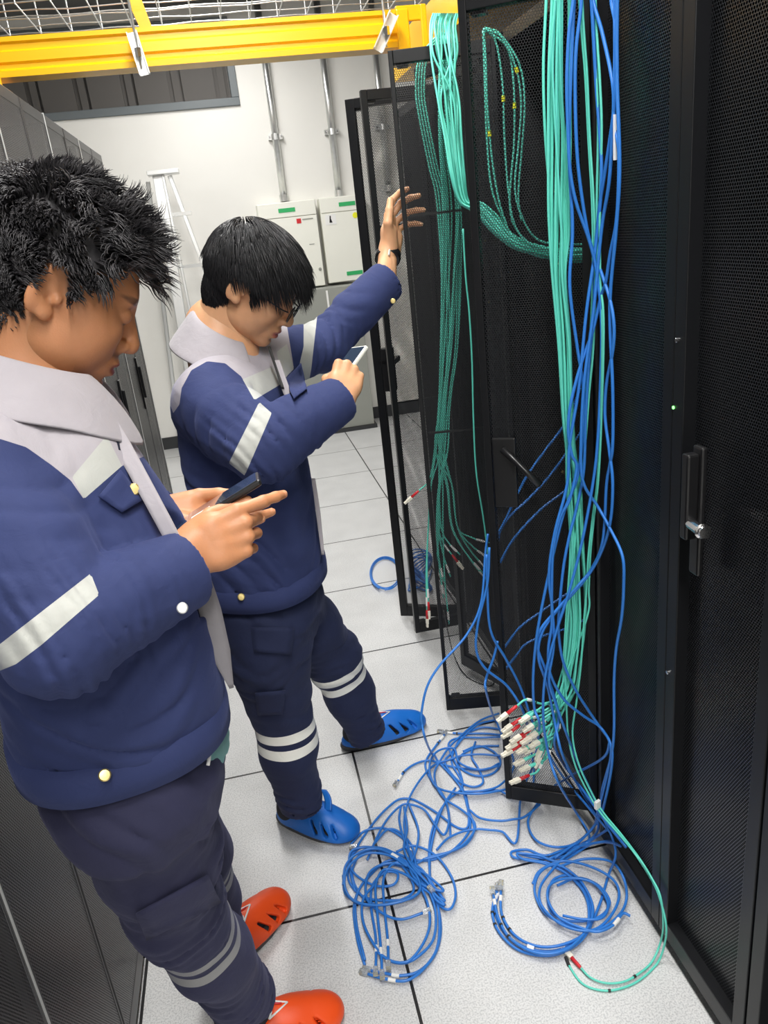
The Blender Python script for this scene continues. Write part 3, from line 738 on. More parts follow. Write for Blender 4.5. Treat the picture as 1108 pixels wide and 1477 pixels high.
# ---------- head
def head_sdf(plump=1.0, h=.0022):
    S = SDF(h); f = plump
    S.add(ell((-.012, 0, .03), (.098, .077, .088)), .0)
    S.add(ell((.028, 0, -.03), (.060, .060 * f, .085)), .03)
    S.add(ell((.014, 0, -.068), (.058 * f, .056 * f, .043 * f)), .03)
    for s_ in (-1, 1):
        S.add(ell((.050, s_ * .036, -.036), (.030 * f, .026 * f, .030 * f)), .02)
        S.add(cone((.03, s_ * .056, -.012), (.07, s_ * .040, -.022), .013, .012), .02)       # cheekbone
    S.add(ell((.072, 0, -.098), (.020, .022, .017)), .022)
    S.add(cone((.074, -.030, .020), (.074, .030, .020), .014, .014), .02)
    for s_ in (-1, 1):
        S.cut(ell((.102, s_ * .032, .000), (.020, .019, .012)), .014)
        S.add(ell((.0765, s_ * .031, -.001), (.0155, .0165, .0125)), .003)
    S.add(cone((.086, 0, .006), (.106, 0, -.030), .0075, .0105), .012)
    S.add(ell((.105, 0, -.036), (.0115, .0115, .0095)), .006)
    for s_ in (-1, 1):
        S.add(ell((.095, s_ * .0125, -.038), (.010, .0075, .008)), .005)
        S.cut(ell((.099, s_ * .0065, -.047), (.006, .0035, .004)), .002)
    S.add(ell((.082, 0, -.066), (.016, .028, .024)), .016)                                      # muzzle
    S.add(ell((.0945, 0, -.0625), (.0085, .022, .0062)), .004); S.add(ell((.0925, 0, -.0765), (.0085, .019, .0068)), .004)
    S.cut(ell((.104, 0, -.0695), (.010, .024, .0013)), .002)
    S.cut(ell((.094, 0, -.087), (.007, .018, .004)), .006)
    for s_ in (-1, 1): S.cut(cone((.098, s_ * .022, -.036), (.088, s_ * .036, -.066), .0022, .0018), .006)
    for s_ in (-1, 1):
        R_ = rotz(s_ * math.radians(-28)) @ np.array([[math.cos(.2), 0, math.sin(.2)], [0, 1, 0], [-math.sin(.2), 0, math.cos(.2)]])
        S.add(ell((-.014, s_ * .077, -.012), (.018, .0065, .031), R_), .006)
        S.add(ell((-.004, s_ * .074, -.036), (.010, .006, .010), R_), .005)
        S.cut(ell((-.010, s_ * .0845, -.006), (.0105, .0055, .020), R_), .003)
        S.cut(ell((-.004, s_ * .082, -.016), (.006, .007, .007), R_), .003)
        S.add(ell((.004, s_ * .0755, -.016), (.005, .005, .007), R_), .005)                    # tragus
    return S
ZMIN = lambda x: np.interp(x, [-.11, -.06, -.035, -.02, .0, .012, .022, .045, .07, .09], [-.125, -.105, -.07, .022, .022, -.012, .012, .052, .068, .078])
NAPE = (np.array((-.052, 0, -.028)), np.array((.052, .065, .078)))
def scalp_points(n, seed):
    rg = np.random.RandomState(seed); out = []
    while len(out) < n:
        d = rg.normal(size=3); d /= np.linalg.norm(d); p = d * (.098, .077, .088) + (-.012, 0, .03)
        if rg.rand() < .3:
            p = d * NAPE[1] + NAPE[0]
            if (((p - (-.012, 0, .03)) / (.098, .077, .088)) ** 2).sum() < 1 or p[0] > -.03: continue
        if p[2] > ZMIN(p[0]) + rg.normal() * .003: out.append(p)
    return np.array(out)
def hair_strands(n, seed, Lf, style, G, rad=.0011, seg=8):
    """strands integrated in head axes; G gravity in head axes"""
    rg = np.random.RandomState(seed); P = scalp_points(n, seed); C0 = np.array((-.012, 0, .03)); R0 = np.array((.098, .077, .088))
    crown = np.array((-.075, .01, .100)); N = (P - C0) / R0 ** 2; N /= np.linalg.norm(N, axis=1)[:, None]
    tan = P - crown; tan -= N * (tan * N).sum(1)[:, None]; tan /= np.linalg.norm(tan, axis=1)[:, None] + 1e-6
    L = Lf(P) * rg.uniform(.75, 1.15, n)
    clump = rg.randint(0, n, n // style.get('lock', 14)); cid = np.argmin(((P[:, None] - P[clump][None]) ** 2).sum(2), 1)
    ck = rg.normal(size=(len(clump), 3)); cph = rg.uniform(0, 6.28, len(clump))
    D = N * style['lift'] + tan * style['comb'] + ck[cid] * style['rand'] + rg.normal(size=(n, 3)) * style['fray']
    D /= np.linalg.norm(D, axis=1)[:, None]; pts = [P - N * .002]; cur = pts[0]
    for i in range(seg):
        t = i / seg
        cv = np.stack([np.sin(cph[cid] + 9 * t + a) for a in (0, 2.1, 4.2)], 1) * style['curl'] + G * style['grav']
        D = D + cv; D /= np.linalg.norm(D, axis=1)[:, None]; cur = cur + D * (L / seg)[:, None]
        q = (cur - C0) / (R0 + .004 + .012 * style['vol']); k = np.linalg.norm(q, axis=1); lim = min(1, (i + 1) / 2.5)
        push = (k < lim); cur = np.where(push[:, None], C0 + (cur - C0) * (lim / np.maximum(k, .05))[:, None], cur)
        pts.append(cur)
    return np.stack(pts, 1), cid
def strands_mesh(P, rad, R, T):
    n, s, _ = P.shape; Pw = P @ R.T + T; tan = np.gradient(Pw, axis=1); tan /= np.linalg.norm(tan, axis=2)[..., None] + 1e-9
    a = np.cross(tan, (.3, .5, .81)); a /= np.linalg.norm(a, axis=2)[..., None] + 1e-9; b = np.cross(tan, a)
    rr = rad * np.interp(np.linspace(0, 1, s), [0, .6, 1], [1, .9, .12])[None, :, None]
    V = np.stack([Pw + rr * (math.cos(t) * a + math.sin(t) * b) for t in (0, 2.094, 4.189)], 2).reshape(-1, 3)
    base = (np.arange(n)[:, None] * s + np.arange(s - 1)[None]).ravel() * 3; Q = []
    for k in range(3):
        k2 = (k + 1) % 3; Q.append(np.stack([base + k, base + k2, base + 3 + k2, base + 3 + k], 1))
    return V, np.concatenate(Q)
def head_frame(yaw, pitch, roll=0):
    h_ = np.array([math.cos(yaw), math.sin(yaw), 0]); l_ = np.array([-math.sin(yaw), math.cos(yaw), 0]); u_ = np.array([0, 0, 1.])
    x = h_ * math.cos(pitch) - u_ * math.sin(pitch); z = np.cross(x, l_)
    c, s_ = math.cos(roll), math.sin(roll); l2 = l_ * c + z * s_; z2 = z * c - l_ * s_
    return np.stack([x, l2, z2], 1)
def bodymesh(name, parent, parts, m_, extra):
    """one mesh: head, torso under the clothes, arms and hands"""
    Vs = []; Qs = []; at = {'lip': [], 'stubble': [], 'nail': []}; off = 0
    for V, Q, a in parts:
        Vs.append(V); Qs.append(Q + off); off += len(V)
        for k in at: at[k].append(a.get(k, np.zeros(len(V))))
    return to_obj(name, np.concatenate(Vs), np.concatenate(Qs), m_, parent, {k: np.concatenate(v) for k, v in at.items()})
def make_head(R, T, plump, sc, stub):
    S = head_sdf(plump); V, Q = S.mesh(smooth=1)
    lip = np.clip(1 - (np.abs(((V[:, 2] + .0695) / .0125)) ** 2 + (V[:, 1] / .026) ** 2), 0, 1) * (V[:, 0] > .08); lip = np.clip(lip * 3, 0, 1)
    z = V[:, 2]; st_ = np.clip(1 - np.abs(z + .052) / .006, 0, 1) * (np.abs(V[:, 1]) < .03) * (V[:, 0] > .08) + np.clip(1 - ((z + .1) / .02) ** 2, 0, 1) * (V[:, 0] > .05) * .7
    ht = np.clip((z - ZMIN(V[:, 0]) + .004) / .012, 0, 1) * 1.6
    for s_ in (-1, 1):
        eb = 1 - np.abs((z - .021 - .08 * np.maximum(0, .0 - 0)) / .0055) ** 2 - ((V[:, 1] - s_ * .034) / .021) ** 2
        st_ = st_ + np.clip(eb * 2.5, 0, 1) * (V[:, 0] > .06) * 1.5 / max(stub, .3)
        la = 1 - np.abs((z + .0105) / .0016) ** 2 - ((V[:, 1] - s_ * .031) / .015) ** 2
        st_ = st_ + np.clip(la * 2, 0, 1) * (V[:, 0] > .06) * 1.8 / max(stub, .3)
    stv = np.clip(np.maximum(st_ * stub, ht * (np.abs(V[:, 1]) < .078)), 0, 1.7)
    return (V * sc) @ R.T + T, Q, {'lip': lip, 'stubble': stv}

def buttonat(name, c, n, r, m_, parent):
    c = np.array(c, float); n = np.array(n, float) / np.linalg.norm(n)
    mb = MB(); mb.tube([c - n * .001, c + n * .0025, c + n * .004, c + n * .0042], [r, r, r * .8, r * .3], 18)
    return mb.build(name, m_, parent, smooth=False)
def ribbon(name, pts, wd, side, th, m_, parent, n=8):
    """cloth strip along pts; side: width direction(s)"""
    P = spline(pts, n); S_ = np.array(side, float)
    if S_.ndim == 1: S_ = np.repeat(S_[None], len(P), 0)
    else: S_ = spline(list(S_), n)
    wd = np.interp(np.linspace(0, 1, len(P)), np.linspace(0, 1, len(np.atleast_1d(wd))), np.atleast_1d(wd))
    S_ = S_ / np.linalg.norm(S_, axis=1)[:, None]
    G = np.stack([P + S_ * (wd * k)[:, None] for k in np.linspace(-.5, .5, 5)], 1)
    return MB().grid(G).build(name, m_, parent, smooth=True, solid=th)
def px_of(V):
    d = V - CAM; z = d @ FF; return np.stack([CX + FPX * (d @ RR) / z, CY - FPX * (d @ UU) / z], 1)
def poly_sd(Q, poly):
    """signed distance (positive inside) of 2d points to a polygon"""
    P = np.array(poly, float); n = len(P); dm = np.full(len(Q), 1e9); ins = np.zeros(len(Q), bool)
    for i in range(n):
        a, b = P[i], P[(i + 1) % n]; e = b - a; w_ = Q - a; t = np.clip(w_ @ e / (e @ e), 0, 1)
        dm = np.minimum(dm, np.linalg.norm(w_ - t[:, None] * e, axis=1))
        c = ((a[1] <= Q[:, 1]) & (b[1] > Q[:, 1])) | ((b[1] <= Q[:, 1]) & (a[1] > Q[:, 1]))
        xs = a[0] + (Q[:, 1] - a[1]) / (b[1] - a[1] + 1e-12) * (b[0] - a[0]); ins ^= c & (Q[:, 0] < xs)
    return np.where(ins, dm, -dm) * .001
def snap(V, p, n):
    """closest clothing surface point along the line p + t n, facing +n"""
    n = np.array(n, float) / np.linalg.norm(n); d = V - np.array(p); t = d @ n; r = np.linalg.norm(d - t[:, None] * n, axis=1)
    m = r < .012
    return np.array(p) + n * (t[m].max() if m.any() else 0)
# ---------------------------------------------------------------- clogs
def shoe_sdf():
    S = SDF(.003)
    S.add(ell((.045, 0, .022), (.090, .054, .052)), 0).add(ell((.085, 0, .018), (.050, .046, .034)), .02).add(ell((-.055, 0, .025), (.075, .040, .044)), .04)
    S.add(ell((.0, 0, .052), (.055, .036, .036)), .03)
    S.plane((0, 0, .014), (0, 0, -1))
    S.cut(ell((-.062, 0, .074), (.060, .030, .048)), .006)
    S.cut(ell((.03, 0, .024), (.085, .042, .036)), .004)
    for s_ in (-1, 1):
        for x, r in ((.022, .0085), (.052, .0085), (.082, .0065)):
            for t in (-.006, .0, .006, .012):
                S.cut(cone((x + .010, s_ * (.052 - .75 * t), .038 - .65 * t), (x - .008, s_ * (.036 - .75 * t), .062 - .65 * t), r * .85, r * .38), .001)
    return S
_SH = shoe_sdf().mesh(disp=lambda X, Y, Z: .0012 * np.sin(70 * X + 40 * np.abs(Y)) * (Z > .02), smooth=1)
def clog(parent, heel, toe, m_, lift=0, emb=True, strap=False):
    heel = np.array([heel[0], heel[1], 0.]); toe = np.array([toe[0], toe[1], 0.]); d = toe - heel; L = np.linalg.norm(d); a = math.atan2(d[1], d[0]); k = L / .265
    R_ = rotz(a); c = heel + d * (.129 / .265 * 1.0)
    W = lambda v: (np.array(v, float) * (k, 1.0, 1.0)) @ R_.T + c
    V, Q = _SH; o = to_obj('clog', W(V), Q, m_, parent)
    u = np.linspace(0, 2 * np.pi, 40, endpoint=False)
    xs = -.003 + .1325 * np.cos(u); ys = np.sign(np.sin(u)) * np.abs(np.sin(u)) ** .75 * np.interp(xs, [-.13, -.05, .04, .13], [.040, .043, .053, .045])
    mb = MB(); G = np.array([[W((x * f, y * f, z)) for (f, z) in ((.0, .001), (.93, .001), (.985, .006), (1.0, .014), (.985, .021), (.93, .023), (0, .023))] for x, y in zip(xs, ys)])
    mb.grid(G, closed_u=True); mb.build('sole', MT['sole'], o, smooth=True)
    # dark sock shape inside
    F = SDF(.004).add(cone((-.085, 0, .05), (.06, 0, .034), .033, .030), 0).add(cone((-.085, 0, .05), (-.08, 0, .11), .034, .036), .02)
    F.plane((0, 0, .022), (0, 0, -1)); Vf, Qf = F.mesh(smooth=1); to_obj('sock', W(Vf), Qf, MT['sock'], o)
    if emb:   # open V badge on the instep
        Vs = V[V[:, 2] > .03]
        for s_ in (1,):
            def on(x, y):
                q = Vs[np.argmin((Vs[:, 0] - x) ** 2 + (Vs[:, 1] - y) ** 2 - .02 * Vs[:, 2])]; return np.array([x, y, q[2] + .0025])
            A, B_, C_ = on(.012, .020), on(.030, .0), on(.012, -.020)
            A2, C2 = on(-.012, .022), on(-.012, -.022)
            for (p, q, m2, nm) in ((A2, B_, MT['white'], 'badge_outline'), (C2, B_, MT['white'], 'badge_outline'), (A2, on(-.004, .010), MT['white'], 'badge_outline'), (on(-.004, .008), on(.018, .001), MT['red'], 'badge_inlay'), (C2, on(-.004, -.010), MT['white'], 'badge_outline')):
                MB().tube([W(p), W((np.array(p) + q) / 2), W(q)], [.0025, .0024, .002], 6, flat=.6).build(nm, m2, o, smooth=True)
    if strap:
        P = [(-.03, .044, .045), (-.01, .046, .085), (.02, .036, .108), (.045, .014, .100), (.052, -.004, .080)]
        ribbon('heel_strap', [W(p) for p in P], .022, W((.05, 0, .01)) - W((0, 0, 0)), .005, m_, o)
    return o

def collar(C, yaw, lean, a, b, parent, m_, w=(.055, .085), zt=(.035, .0), span=150, spread=.02, stand=.03, drop=(.045, .05), m_in=None):
    h_ = np.array([math.cos(yaw), math.sin(yaw), 0]); l_ = np.array([-math.sin(yaw), math.cos(yaw), 0])
    up = np.array([0, 0, 1.]) * math.cos(lean) + h_ * math.sin(lean); h2 = h_ * math.cos(lean) - np.array([0, 0, 1.]) * math.sin(lean)
    G = []; n = 40
    for i in range(n):
        u = math.radians(-span + 2 * span * i / (n - 1)); f = (1 - math.cos(u)) / 2   # 0 back .. 1 front
        rad = -h2 * math.cos(u) * a + l_ * math.sin(u) * b; rn = rad / np.linalg.norm(rad)
        z0 = zt[0] * (1 - f) + zt[1] * f; tipk = max(0, (abs(u) / math.radians(span) - .72) / .28)
        ww = w[0] * (1 - f) + w[1] * f; dd = drop[0] * (1 - f) + drop[1] * f
        top = C + rad + up * z0
        back = -h2 * .02 * tipk
        col = [top - up * stand - rn * .002, top - up * .01, top, top + rn * .008 - up * .003, top + rn * ww * .5 - up * dd * .42, top + rn * ww * .8 - up * dd * .8 , top + rn * ww - up * dd * 1.05 + rn * tipk * .012 - up * tipk * .02]
        G.append(col)
    G = np.array(G); o = MB().grid(G[:, 2:]).build('collar', m_, parent, smooth=True, solid=.0035, sub=1)
    MB().grid(G[:, :3]).build('collar_stand', m_in or MT['liner'], o, smooth=True, solid=.003, sub=1)
    return o, G

def armchain(S, sh, el, wr, r, k=.012, flat=None):
    """sleeve: shoulder, elbow, cuff with radii at shoulder, mid-upper, elbow, mid-fore, cuff"""
    sh, el, wr = map(np.array, (sh, el, wr)); m1 = (sh + el) / 2; m2 = (el + wr) / 2
    for a, b, ra, rb in ((sh, m1, r[0], r[1]), (m1, el, r[1], r[2]), (el, m2, r[2], r[3]), (m2, wr, r[3], r[4])): S.add(cone(a, b, ra, rb), k)
def seg_s(V, a, b):
    a = np.array(a); b = np.array(b); d = b - a; L = np.linalg.norm(d); d /= L
    s_ = (V - a) @ d; r = np.linalg.norm(V - a - np.clip(s_, 0, L)[:, None] * d, axis=1); return s_, r, L

# ================================================================ the worker in front (curly hair, orange clogs)
m1 = empty('person', (-.22, 1.25, 0), 'person with tousled curly hair, navy work jacket and orange clogs, looking down at phone', 'person')
YW = .20; H1 = np.array([math.cos(YW), math.sin(YW), 0]); L1v = np.array([-math.sin(YW), math.cos(YW), 0]); UP = np.array([0, 0, 1.])
hR = head_frame(math.radians(11), math.radians(34), math.radians(0)); hT = pD(85, 410, 1.0)
neckb = pD(28, 555, 1.03)
shR = pD(-30, 700, .90); elR = pD(88, 918, .83); wrR = pD(262, 824, .935)
shL = pD(92, 618, 1.17); elL = pD(175, 820, 1.17); wrL = pD(236, 742, 1.10)
T1 = [(pD(178, 1046, 1.09), .138, .150), (pD(166, 972, 1.07), .145, .158), (pD(142, 870, 1.04), .143, .155), (pD(112, 760, 1.02), .138, .150), (pD(70, 665, 1.01), .110, .145), (pD(48, 615, 1.01), .09, .11), (pD(35, 592, 1.01), .06, .065)]
print('M1 arm', np.linalg.norm(shR - elR), np.linalg.norm(elR - wrR), 'sh', shR, 'hem', T1[0][0], 'head', hT)
tr_ = trunk(T1, YW)
S = SDF(.0042); S.add(tr_, 0)
for a_ in (shR, shL): S.add(cone(neckb - UP * .062, np.array(a_) + UP * .0, .055, .080), .04)
ch = (T1[4][0]); S.add(cone(ch + L1v * -.06 + H1 * .02, ch + L1v * .05 + H1 * .015, .075, .065), .04)
A_ = SDF(.01); armchain(A_, shR, elR, wrR, (.088, .082, .066, .056, .050))
for q in A_.P: S.add(q[0], .022 if q is A_.P[0] else .006)
B_ = SDF(.01); armchain(B_, shL, elL, wrL, (.080, .074, .062, .056, .045))
for q in B_.P: S.add(q[0], .02)
dw = (wrR - elR) / np.linalg.norm(wrR - elR); dl = (wrL - elL) / np.linalg.norm(wrL - elL)
S.plane(wrR + dw * .012, dw, rad=.09); S.plane(wrL + dl * .012, dl, rad=.075)
S.cut(cone(wrR - dw * .05, wrR + dw * .05, .036, .040), .003); S.cut(cone(wrL - dl * .04, wrL + dl * .05, .034, .037), .003)
hemc = T1[0][0]
S.cut(trunk([(hemc + UP * -.05, .127, .139), (hemc + UP * .05, .129, .141)], YW), .003)
fd = folds([(elR, elR - wrR, .085, .030, .0052), ((elR * .35 + wrR * .65), dw, .07, .034, .0030), ((shR * .5 + elR * .5), (elR - shR), .09, .06, .0030), (shR, H1, .09, .05, .0025),
            (T1[1][0] - L1v * .15, UP + H1 * .6, .14, .07, .0030), (T1[2][0] - L1v * .1, UP - H1 * .3, .12, .06, .0028), (elL, elL - wrL, .08, .03, .004), (T1[0][0] + H1 * .1, UP, .1, .05, .002)], 3, .003, damp=((wrR, .070), (wrL, .060), (neckb, .09)))
V, Q = S.mesh(disp=fd, smooth=1)
sR, rR_, LR = seg_s(V, shR, elR); sF, rF, LF = seg_s(V, elR, wrR); sL, rL, LL = seg_s(V, shL, elL); sG, rG, LG = seg_s(V, elL, wrL)
arm = np.minimum(np.minimum(np.where(sR < .02, 9, rR_ - .08 - np.clip(.04 - sR, 0, .04) * 0), rF - .06), np.minimum(np.where(sL < .02, 9, rL - .074), rG - .056))
tz = (V - ch) @ UP; fw = (V - ch) @ H1; lt = (V - ch) @ L1v
# yoke edge dips to the front; sleeve heads are navy
yl = tz - (-.005 - .10 * np.clip(fw / .12, -.5, 1.1))
armcut = np.abs(lt) - (.148 - .25 * np.clip(-tz - .02, -.1, .1) * 0)
yoke = np.minimum(yl, -(armcut + .10 * np.clip(.07 - tz, -.06, .3)))
bandc = .021 - np.abs(yl + .004); band = np.minimum(np.minimum(bandc, rR_ - .092), np.minimum(fw + .005, rL - .08))
band2 = np.minimum(.019 - np.abs(tz + .215 - .0 * fw), fw - .03); band2 = np.minimum(band2, .135 - np.abs(lt))
bR = np.where((rR_ < .125) & (np.abs(lt) > .11) & (sF < .055), .023 - np.abs(sR - LR * .90), -1); bL = np.where((rL < .11) & (np.abs(lt) > .11), .022 - np.abs(sL - LL * .6), -1)
band = np.maximum(np.maximum(band, band2), np.maximum(bR, bL))
Qx = px_of(V); onR = np.minimum(rF - .072, np.where(sR > -.05, rR_ - .100, 1)); onL = np.minimum(rG - .064, rL - .074)
# panels: grey yoke, reflective chest strip, strip on the upper sleeve
yoke = np.minimum(poly_sd(Qx, [(-400, 300), (-400, 610), (0, 633), (38, 645), (76, 672), (102, 693), (121, 720), (174, 673), (215, 655), (260, 560), (160, 300)]), np.where(rF < .07, -1, 1))
chest = np.maximum(poly_sd(Qx, [(104, 688), (121, 720), (176, 672), (154, 628)]), poly_sd(Qx, [(165, 795), (170, 816), (222, 776), (210, 762)]))
nearside = lt < .06
band = np.where(nearside & (rF > .090), chest, -1)
band = np.maximum(band, np.where((rR_ < .13) & (sR > LR * .35) & (lt < -.09), poly_sd(Qx, [(-160, 990), (-60, 962), (0, 929), (131, 827), (143, 858), (60, 930), (23, 958), (-60, 992), (-160, 1030)]), -1))
band = np.maximum(band, bL)
jk = to_obj('jacket', V, Q, MT['jacket'], m1, {'yoke': yoke, 'band': band, 'lining': np.full(len(V), -1.)}); JV = V
co, CG = collar(pD(44, 548, 1.00), YW, .30, .078, .080, jk, MT['grey'], w=(.050, .080), zt=(.04, .020), drop=(.060, .056), span=150)
# grey placket and hanging front facing
def fr(px, py, D): return pD(px, py, D)
ribbon('placket', [fr(140, 585, .97), fr(172, 635, .955), fr(208, 700, .935), fr(248, 775, .93), fr(275, 830, .95)], [.026, .022, .02, .016], H1 * .9 - L1v * .3, .004, MT['grey'], jk)
ribbon('zip', [fr(130, 575, .975), fr(152, 612, .965), fr(180, 655, .955), fr(225, 735, .945)], [.007], H1, .004, MT['tie'], jk)
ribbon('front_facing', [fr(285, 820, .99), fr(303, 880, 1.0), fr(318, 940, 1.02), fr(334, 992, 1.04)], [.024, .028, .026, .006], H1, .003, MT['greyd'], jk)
ribbon('inner_lining', [fr(112, 572, .975), fr(132, 590, .965), fr(152, 622, .955), fr(168, 650, .945)], [.02, .03, .026, .01], H1 * .9 - L1v * .3, .004, MT['liner'], jk)
# hem band, fasteners, pocket flap, cuffs
R_ = rotz(YW)
G = []
for i in range(64):
    u = 2 * math.pi * i / 64; c_, s_ = math.cos(u), math.sin(u); k = (abs(c_) ** 2.4 + abs(s_) ** 2.4) ** (-1 / 2.4)
    n_ = R_ @ np.array([c_, s_, 0]); G.append([hemc + R_ @ np.array([c_ * k * (.138 + e), s_ * k * (.150 + e), 0]) + UP * z for e, z in ((.0, -.006), (.009, -.004), (.010, .018), (.009, .040), (.0, .046))])
MB().grid(np.array(G), closed_u=True).build('waistband', MT['navy'], jk, smooth=True)
def onto(px, py, V_, maxD=3, tol=.008, off=.0):
    d = ray(px, py); dn = d / np.linalg.norm(d); q = V_ - CAM; t = q @ dn; r = np.linalg.norm(q - t[:, None] * dn, axis=1)
    m = (r < tol) & (t > .1)
    if not m.any(): m = r < r.min() + .004
    return CAM + dn * (t[m].min() - off)
def quad_patch(name, pix, V_, m_, parent, th=.003, off=.002, n=6):
    """cloth patch whose corners follow pixels on the garment surface"""
    a, b, c, d = [np.array(q, float) for q in pix]; G = []
    for i in range(n + 1):
        u = i / n; row = []
        for j in range(n + 1):
            v = j / n; p = a * (1 - u) * (1 - v) + b * u * (1 - v) + c * u * v + d * (1 - u) * v
            row.append(onto(p[0], p[1], V_, off=off))
        G.append(row)
    G = np.array(G)
    for _ in range(2): G[1:-1, 1:-1] = (G[:-2, 1:-1] + G[2:, 1:-1] + G[1:-1, :-2] + G[1:-1, 2:]) / 4
    return MB().grid(G).build(name, m_, parent, smooth=True, solid=th)
fl = quad_patch('pocket_flap', ((142, 716), (174, 678), (206, 721), (176, 739)), JV, MT['navy'], jk, off=.004)
for nm, px, py, r, mm in (('button', 193, 706, .0075, MT['brass']), ('button', 263, 877, .0065, MT['alu'])):
    p = onto(px, py, JV, off=.004); buttonat(nm, p, CAM - p, r, mm, jk)
p = onto(151, 1118, JV, off=.012); buttonat('button', p, CAM - p, .0075, MT['brass'], jk)
# trousers
S = SDF(.0055)
hipc = hemc + UP * .03
kR = pD(245, 1300, 1.23); aR = pD(352, 1440, 1.47); kL = pD(275, 1230, 1.40); aL = pD(318, 1365, 1.66)
print('M1 knee', kR, aR, kL, aL)
S.add(trunk([(hipc + UP * .04, .112, .122), (hipc - UP * .03, .118, .130), (hipc - UP * .09, .128, .145), (hipc - UP * .15 , .112, .140)], YW, 2.2), 0)
hpR = hipc - UP * .10 - L1v * .072; hpL = hipc - UP * .10 + L1v * .072
for hp, kn, an, rr in ((hpR, kR, aR, (.090, .086, .072, .066, .056)), (hpL, kL, aL, (.088, .078, .068, .062, .052))):
    armchain(S, hp, kn, an, rr, .03)
    da = (an - kn) / np.linalg.norm(an - kn); S.plane(an + da * .01, da, rad=.10); S.cut(cone(an - da * .02, an + da * .04, rr[4] - .012, rr[4] - .011), .003)
dk = (aR - kR)
fd = folds([(kR, dk, .10, .045, .005), (aR, dk, .11, .035, .005), (aL, aL - kL, .1, .035, .004), (hpR, UP + H1, .16, .07, .003), ((hpR + kR) / 2, UP - H1 * .6, .12, .08, .0028)], 8, .003, damp=((aR, .045), (aL, .045)))
V, Q = S.mesh(disp=fd, smooth=1)
s1, r1, l1 = seg_s(V, kR, aR); s2, r2, l2 = seg_s(V, kL, aL)
b1_ = np.where((r1 < .12) & (r1 < r2), np.maximum(.0115 - np.abs(s1 - .105), .0115 - np.abs(s1 - .142)), -1)
b2_ = np.where((r2 < .12) & (r2 <= r1), np.maximum(.0115 - np.abs(s2 - .05), .0115 - np.abs(s2 - .09)), -1)
TRV = V; tr1 = to_obj('trousers', V, Q, MT['tr1'], m1, {'band': np.maximum(b1_, b2_)})
quad_patch('knee_patch', ((196, 1318), (300, 1262), (318, 1302), (212, 1356)), V, MT['tr1'], tr1, off=.003)
# teal undershirt corner and drawcord
ut = trunk([(hemc - UP * .060 + H1 * .002, .138, .128), (hemc + UP * .03, .134, .138)], YW, 2.2)
S = SDF(.005).add(ut, 0).cut(ell(hemc - H1 * .08 - UP * .02, (.19, .3, .2)), .004)
V, Q = S.mesh(disp=folds([(hemc + H1 * .1, L1v, .2, .05, .001)], 5, .0008)); us = to_obj('undershirt', V, Q, MT['teal'], m1)
MB().tube(spline([onto(298, 1072, TRV, off=.006), onto(302, 1088, TRV, off=.006), onto(300, 1104, TRV, off=.004)], 4), .0025, 8).build('drawcord', MT['white'], us, smooth=True)
clog(m1, pZ(310, 1520, .02)[:2], pZ(494, 1456, .01)[:2], MT['orange'])
clog(m1, (-.315, 1.37), (-.12, 1.56), MT['orange'])
# head, hands, body
parts = []
parts.append(make_head(hR, hT, 1.10, 1.03, 1.4))
nk = SDF(.0035); nt_ = hR @ np.array((-.022, 0, -.045)) + hT; nf = hR @ np.array((.012, 0, -.085)) + hT
nk.add(cone(nt_, neckb, .064, .070), 0).add(cone(nf, neckb + H1 * .035 - UP * .02, .042, .050), .03).add(cone(neckb, T1[4][0], .07, .09), .04)
nk.add(cone(hR @ np.array((-.060, 0, -.05)) + hT, neckb - H1 * .03, .042, .05), .03)
V, Q = nk.mesh(); parts.append((V, Q, {}))
cu = dict(index=(16, 20, 12), middle=(66, 88, 50), ring=(70, 92, 55), little=(72, 92, 55))
rr = lambda a, b, c: RR * a + UU * b - FF * c
V, Q, nl, TR = hand(pD(268, 800, .945), rr(.86, .40, -.20), rr(.10, -.02, 1.0), False, cu, [(.72, .25, -.55), (.95, .0, -.3), (1, -.1, -.1)], spread=(-4, -2, -4, -6), scale=.88, elbow=elR)
parts.append((V, Q, {'nail': nl}))
cl = dict(index=(4, 14, 8), middle=(4, 14, 8), ring=(4, 14, 8), little=(4, 14, 8))
V, Q, nl, TL = hand(pD(228, 746, 1.07), rr(.96, -.06, .05), rr(.1, -.80, -.5), True, cl, [(.95, .30, -.30), (.98, .0, -.15), (1, -.1, -.1)], scale=.86, elbow=elL)
parts.append((V, Q, {'nail': nl}))
V, Q = SDF(.012).add(cone(neckb, T1[1][0], .08, .11), 0).add(cone(neckb, shR, .05, .05), .03).add(cone(neckb, shL, .05, .05), .03).add(cone(shR, elR, .045, .04), .01).add(cone(elR, wrR, .038, .03), .01).add(cone(shL, elL, .045, .04), .01).add(cone(elL, wrL, .038, .03), .01).add(cone(T1[1][0], hipc - UP * .08, .11, .10), .03).add(cone(hpR, kR, .07, .05), .02).add(cone(kR, aR * .75 + kR * .25, .05, .036), .02).add(cone(hpL, kL, .07, .05), .02).add(cone(kL, aL * .75 + kL * .25, .05, .036), .02).mesh()
parts.append((V, Q, {}))
bodymesh('body', m1, parts, MT['skin1'], None)
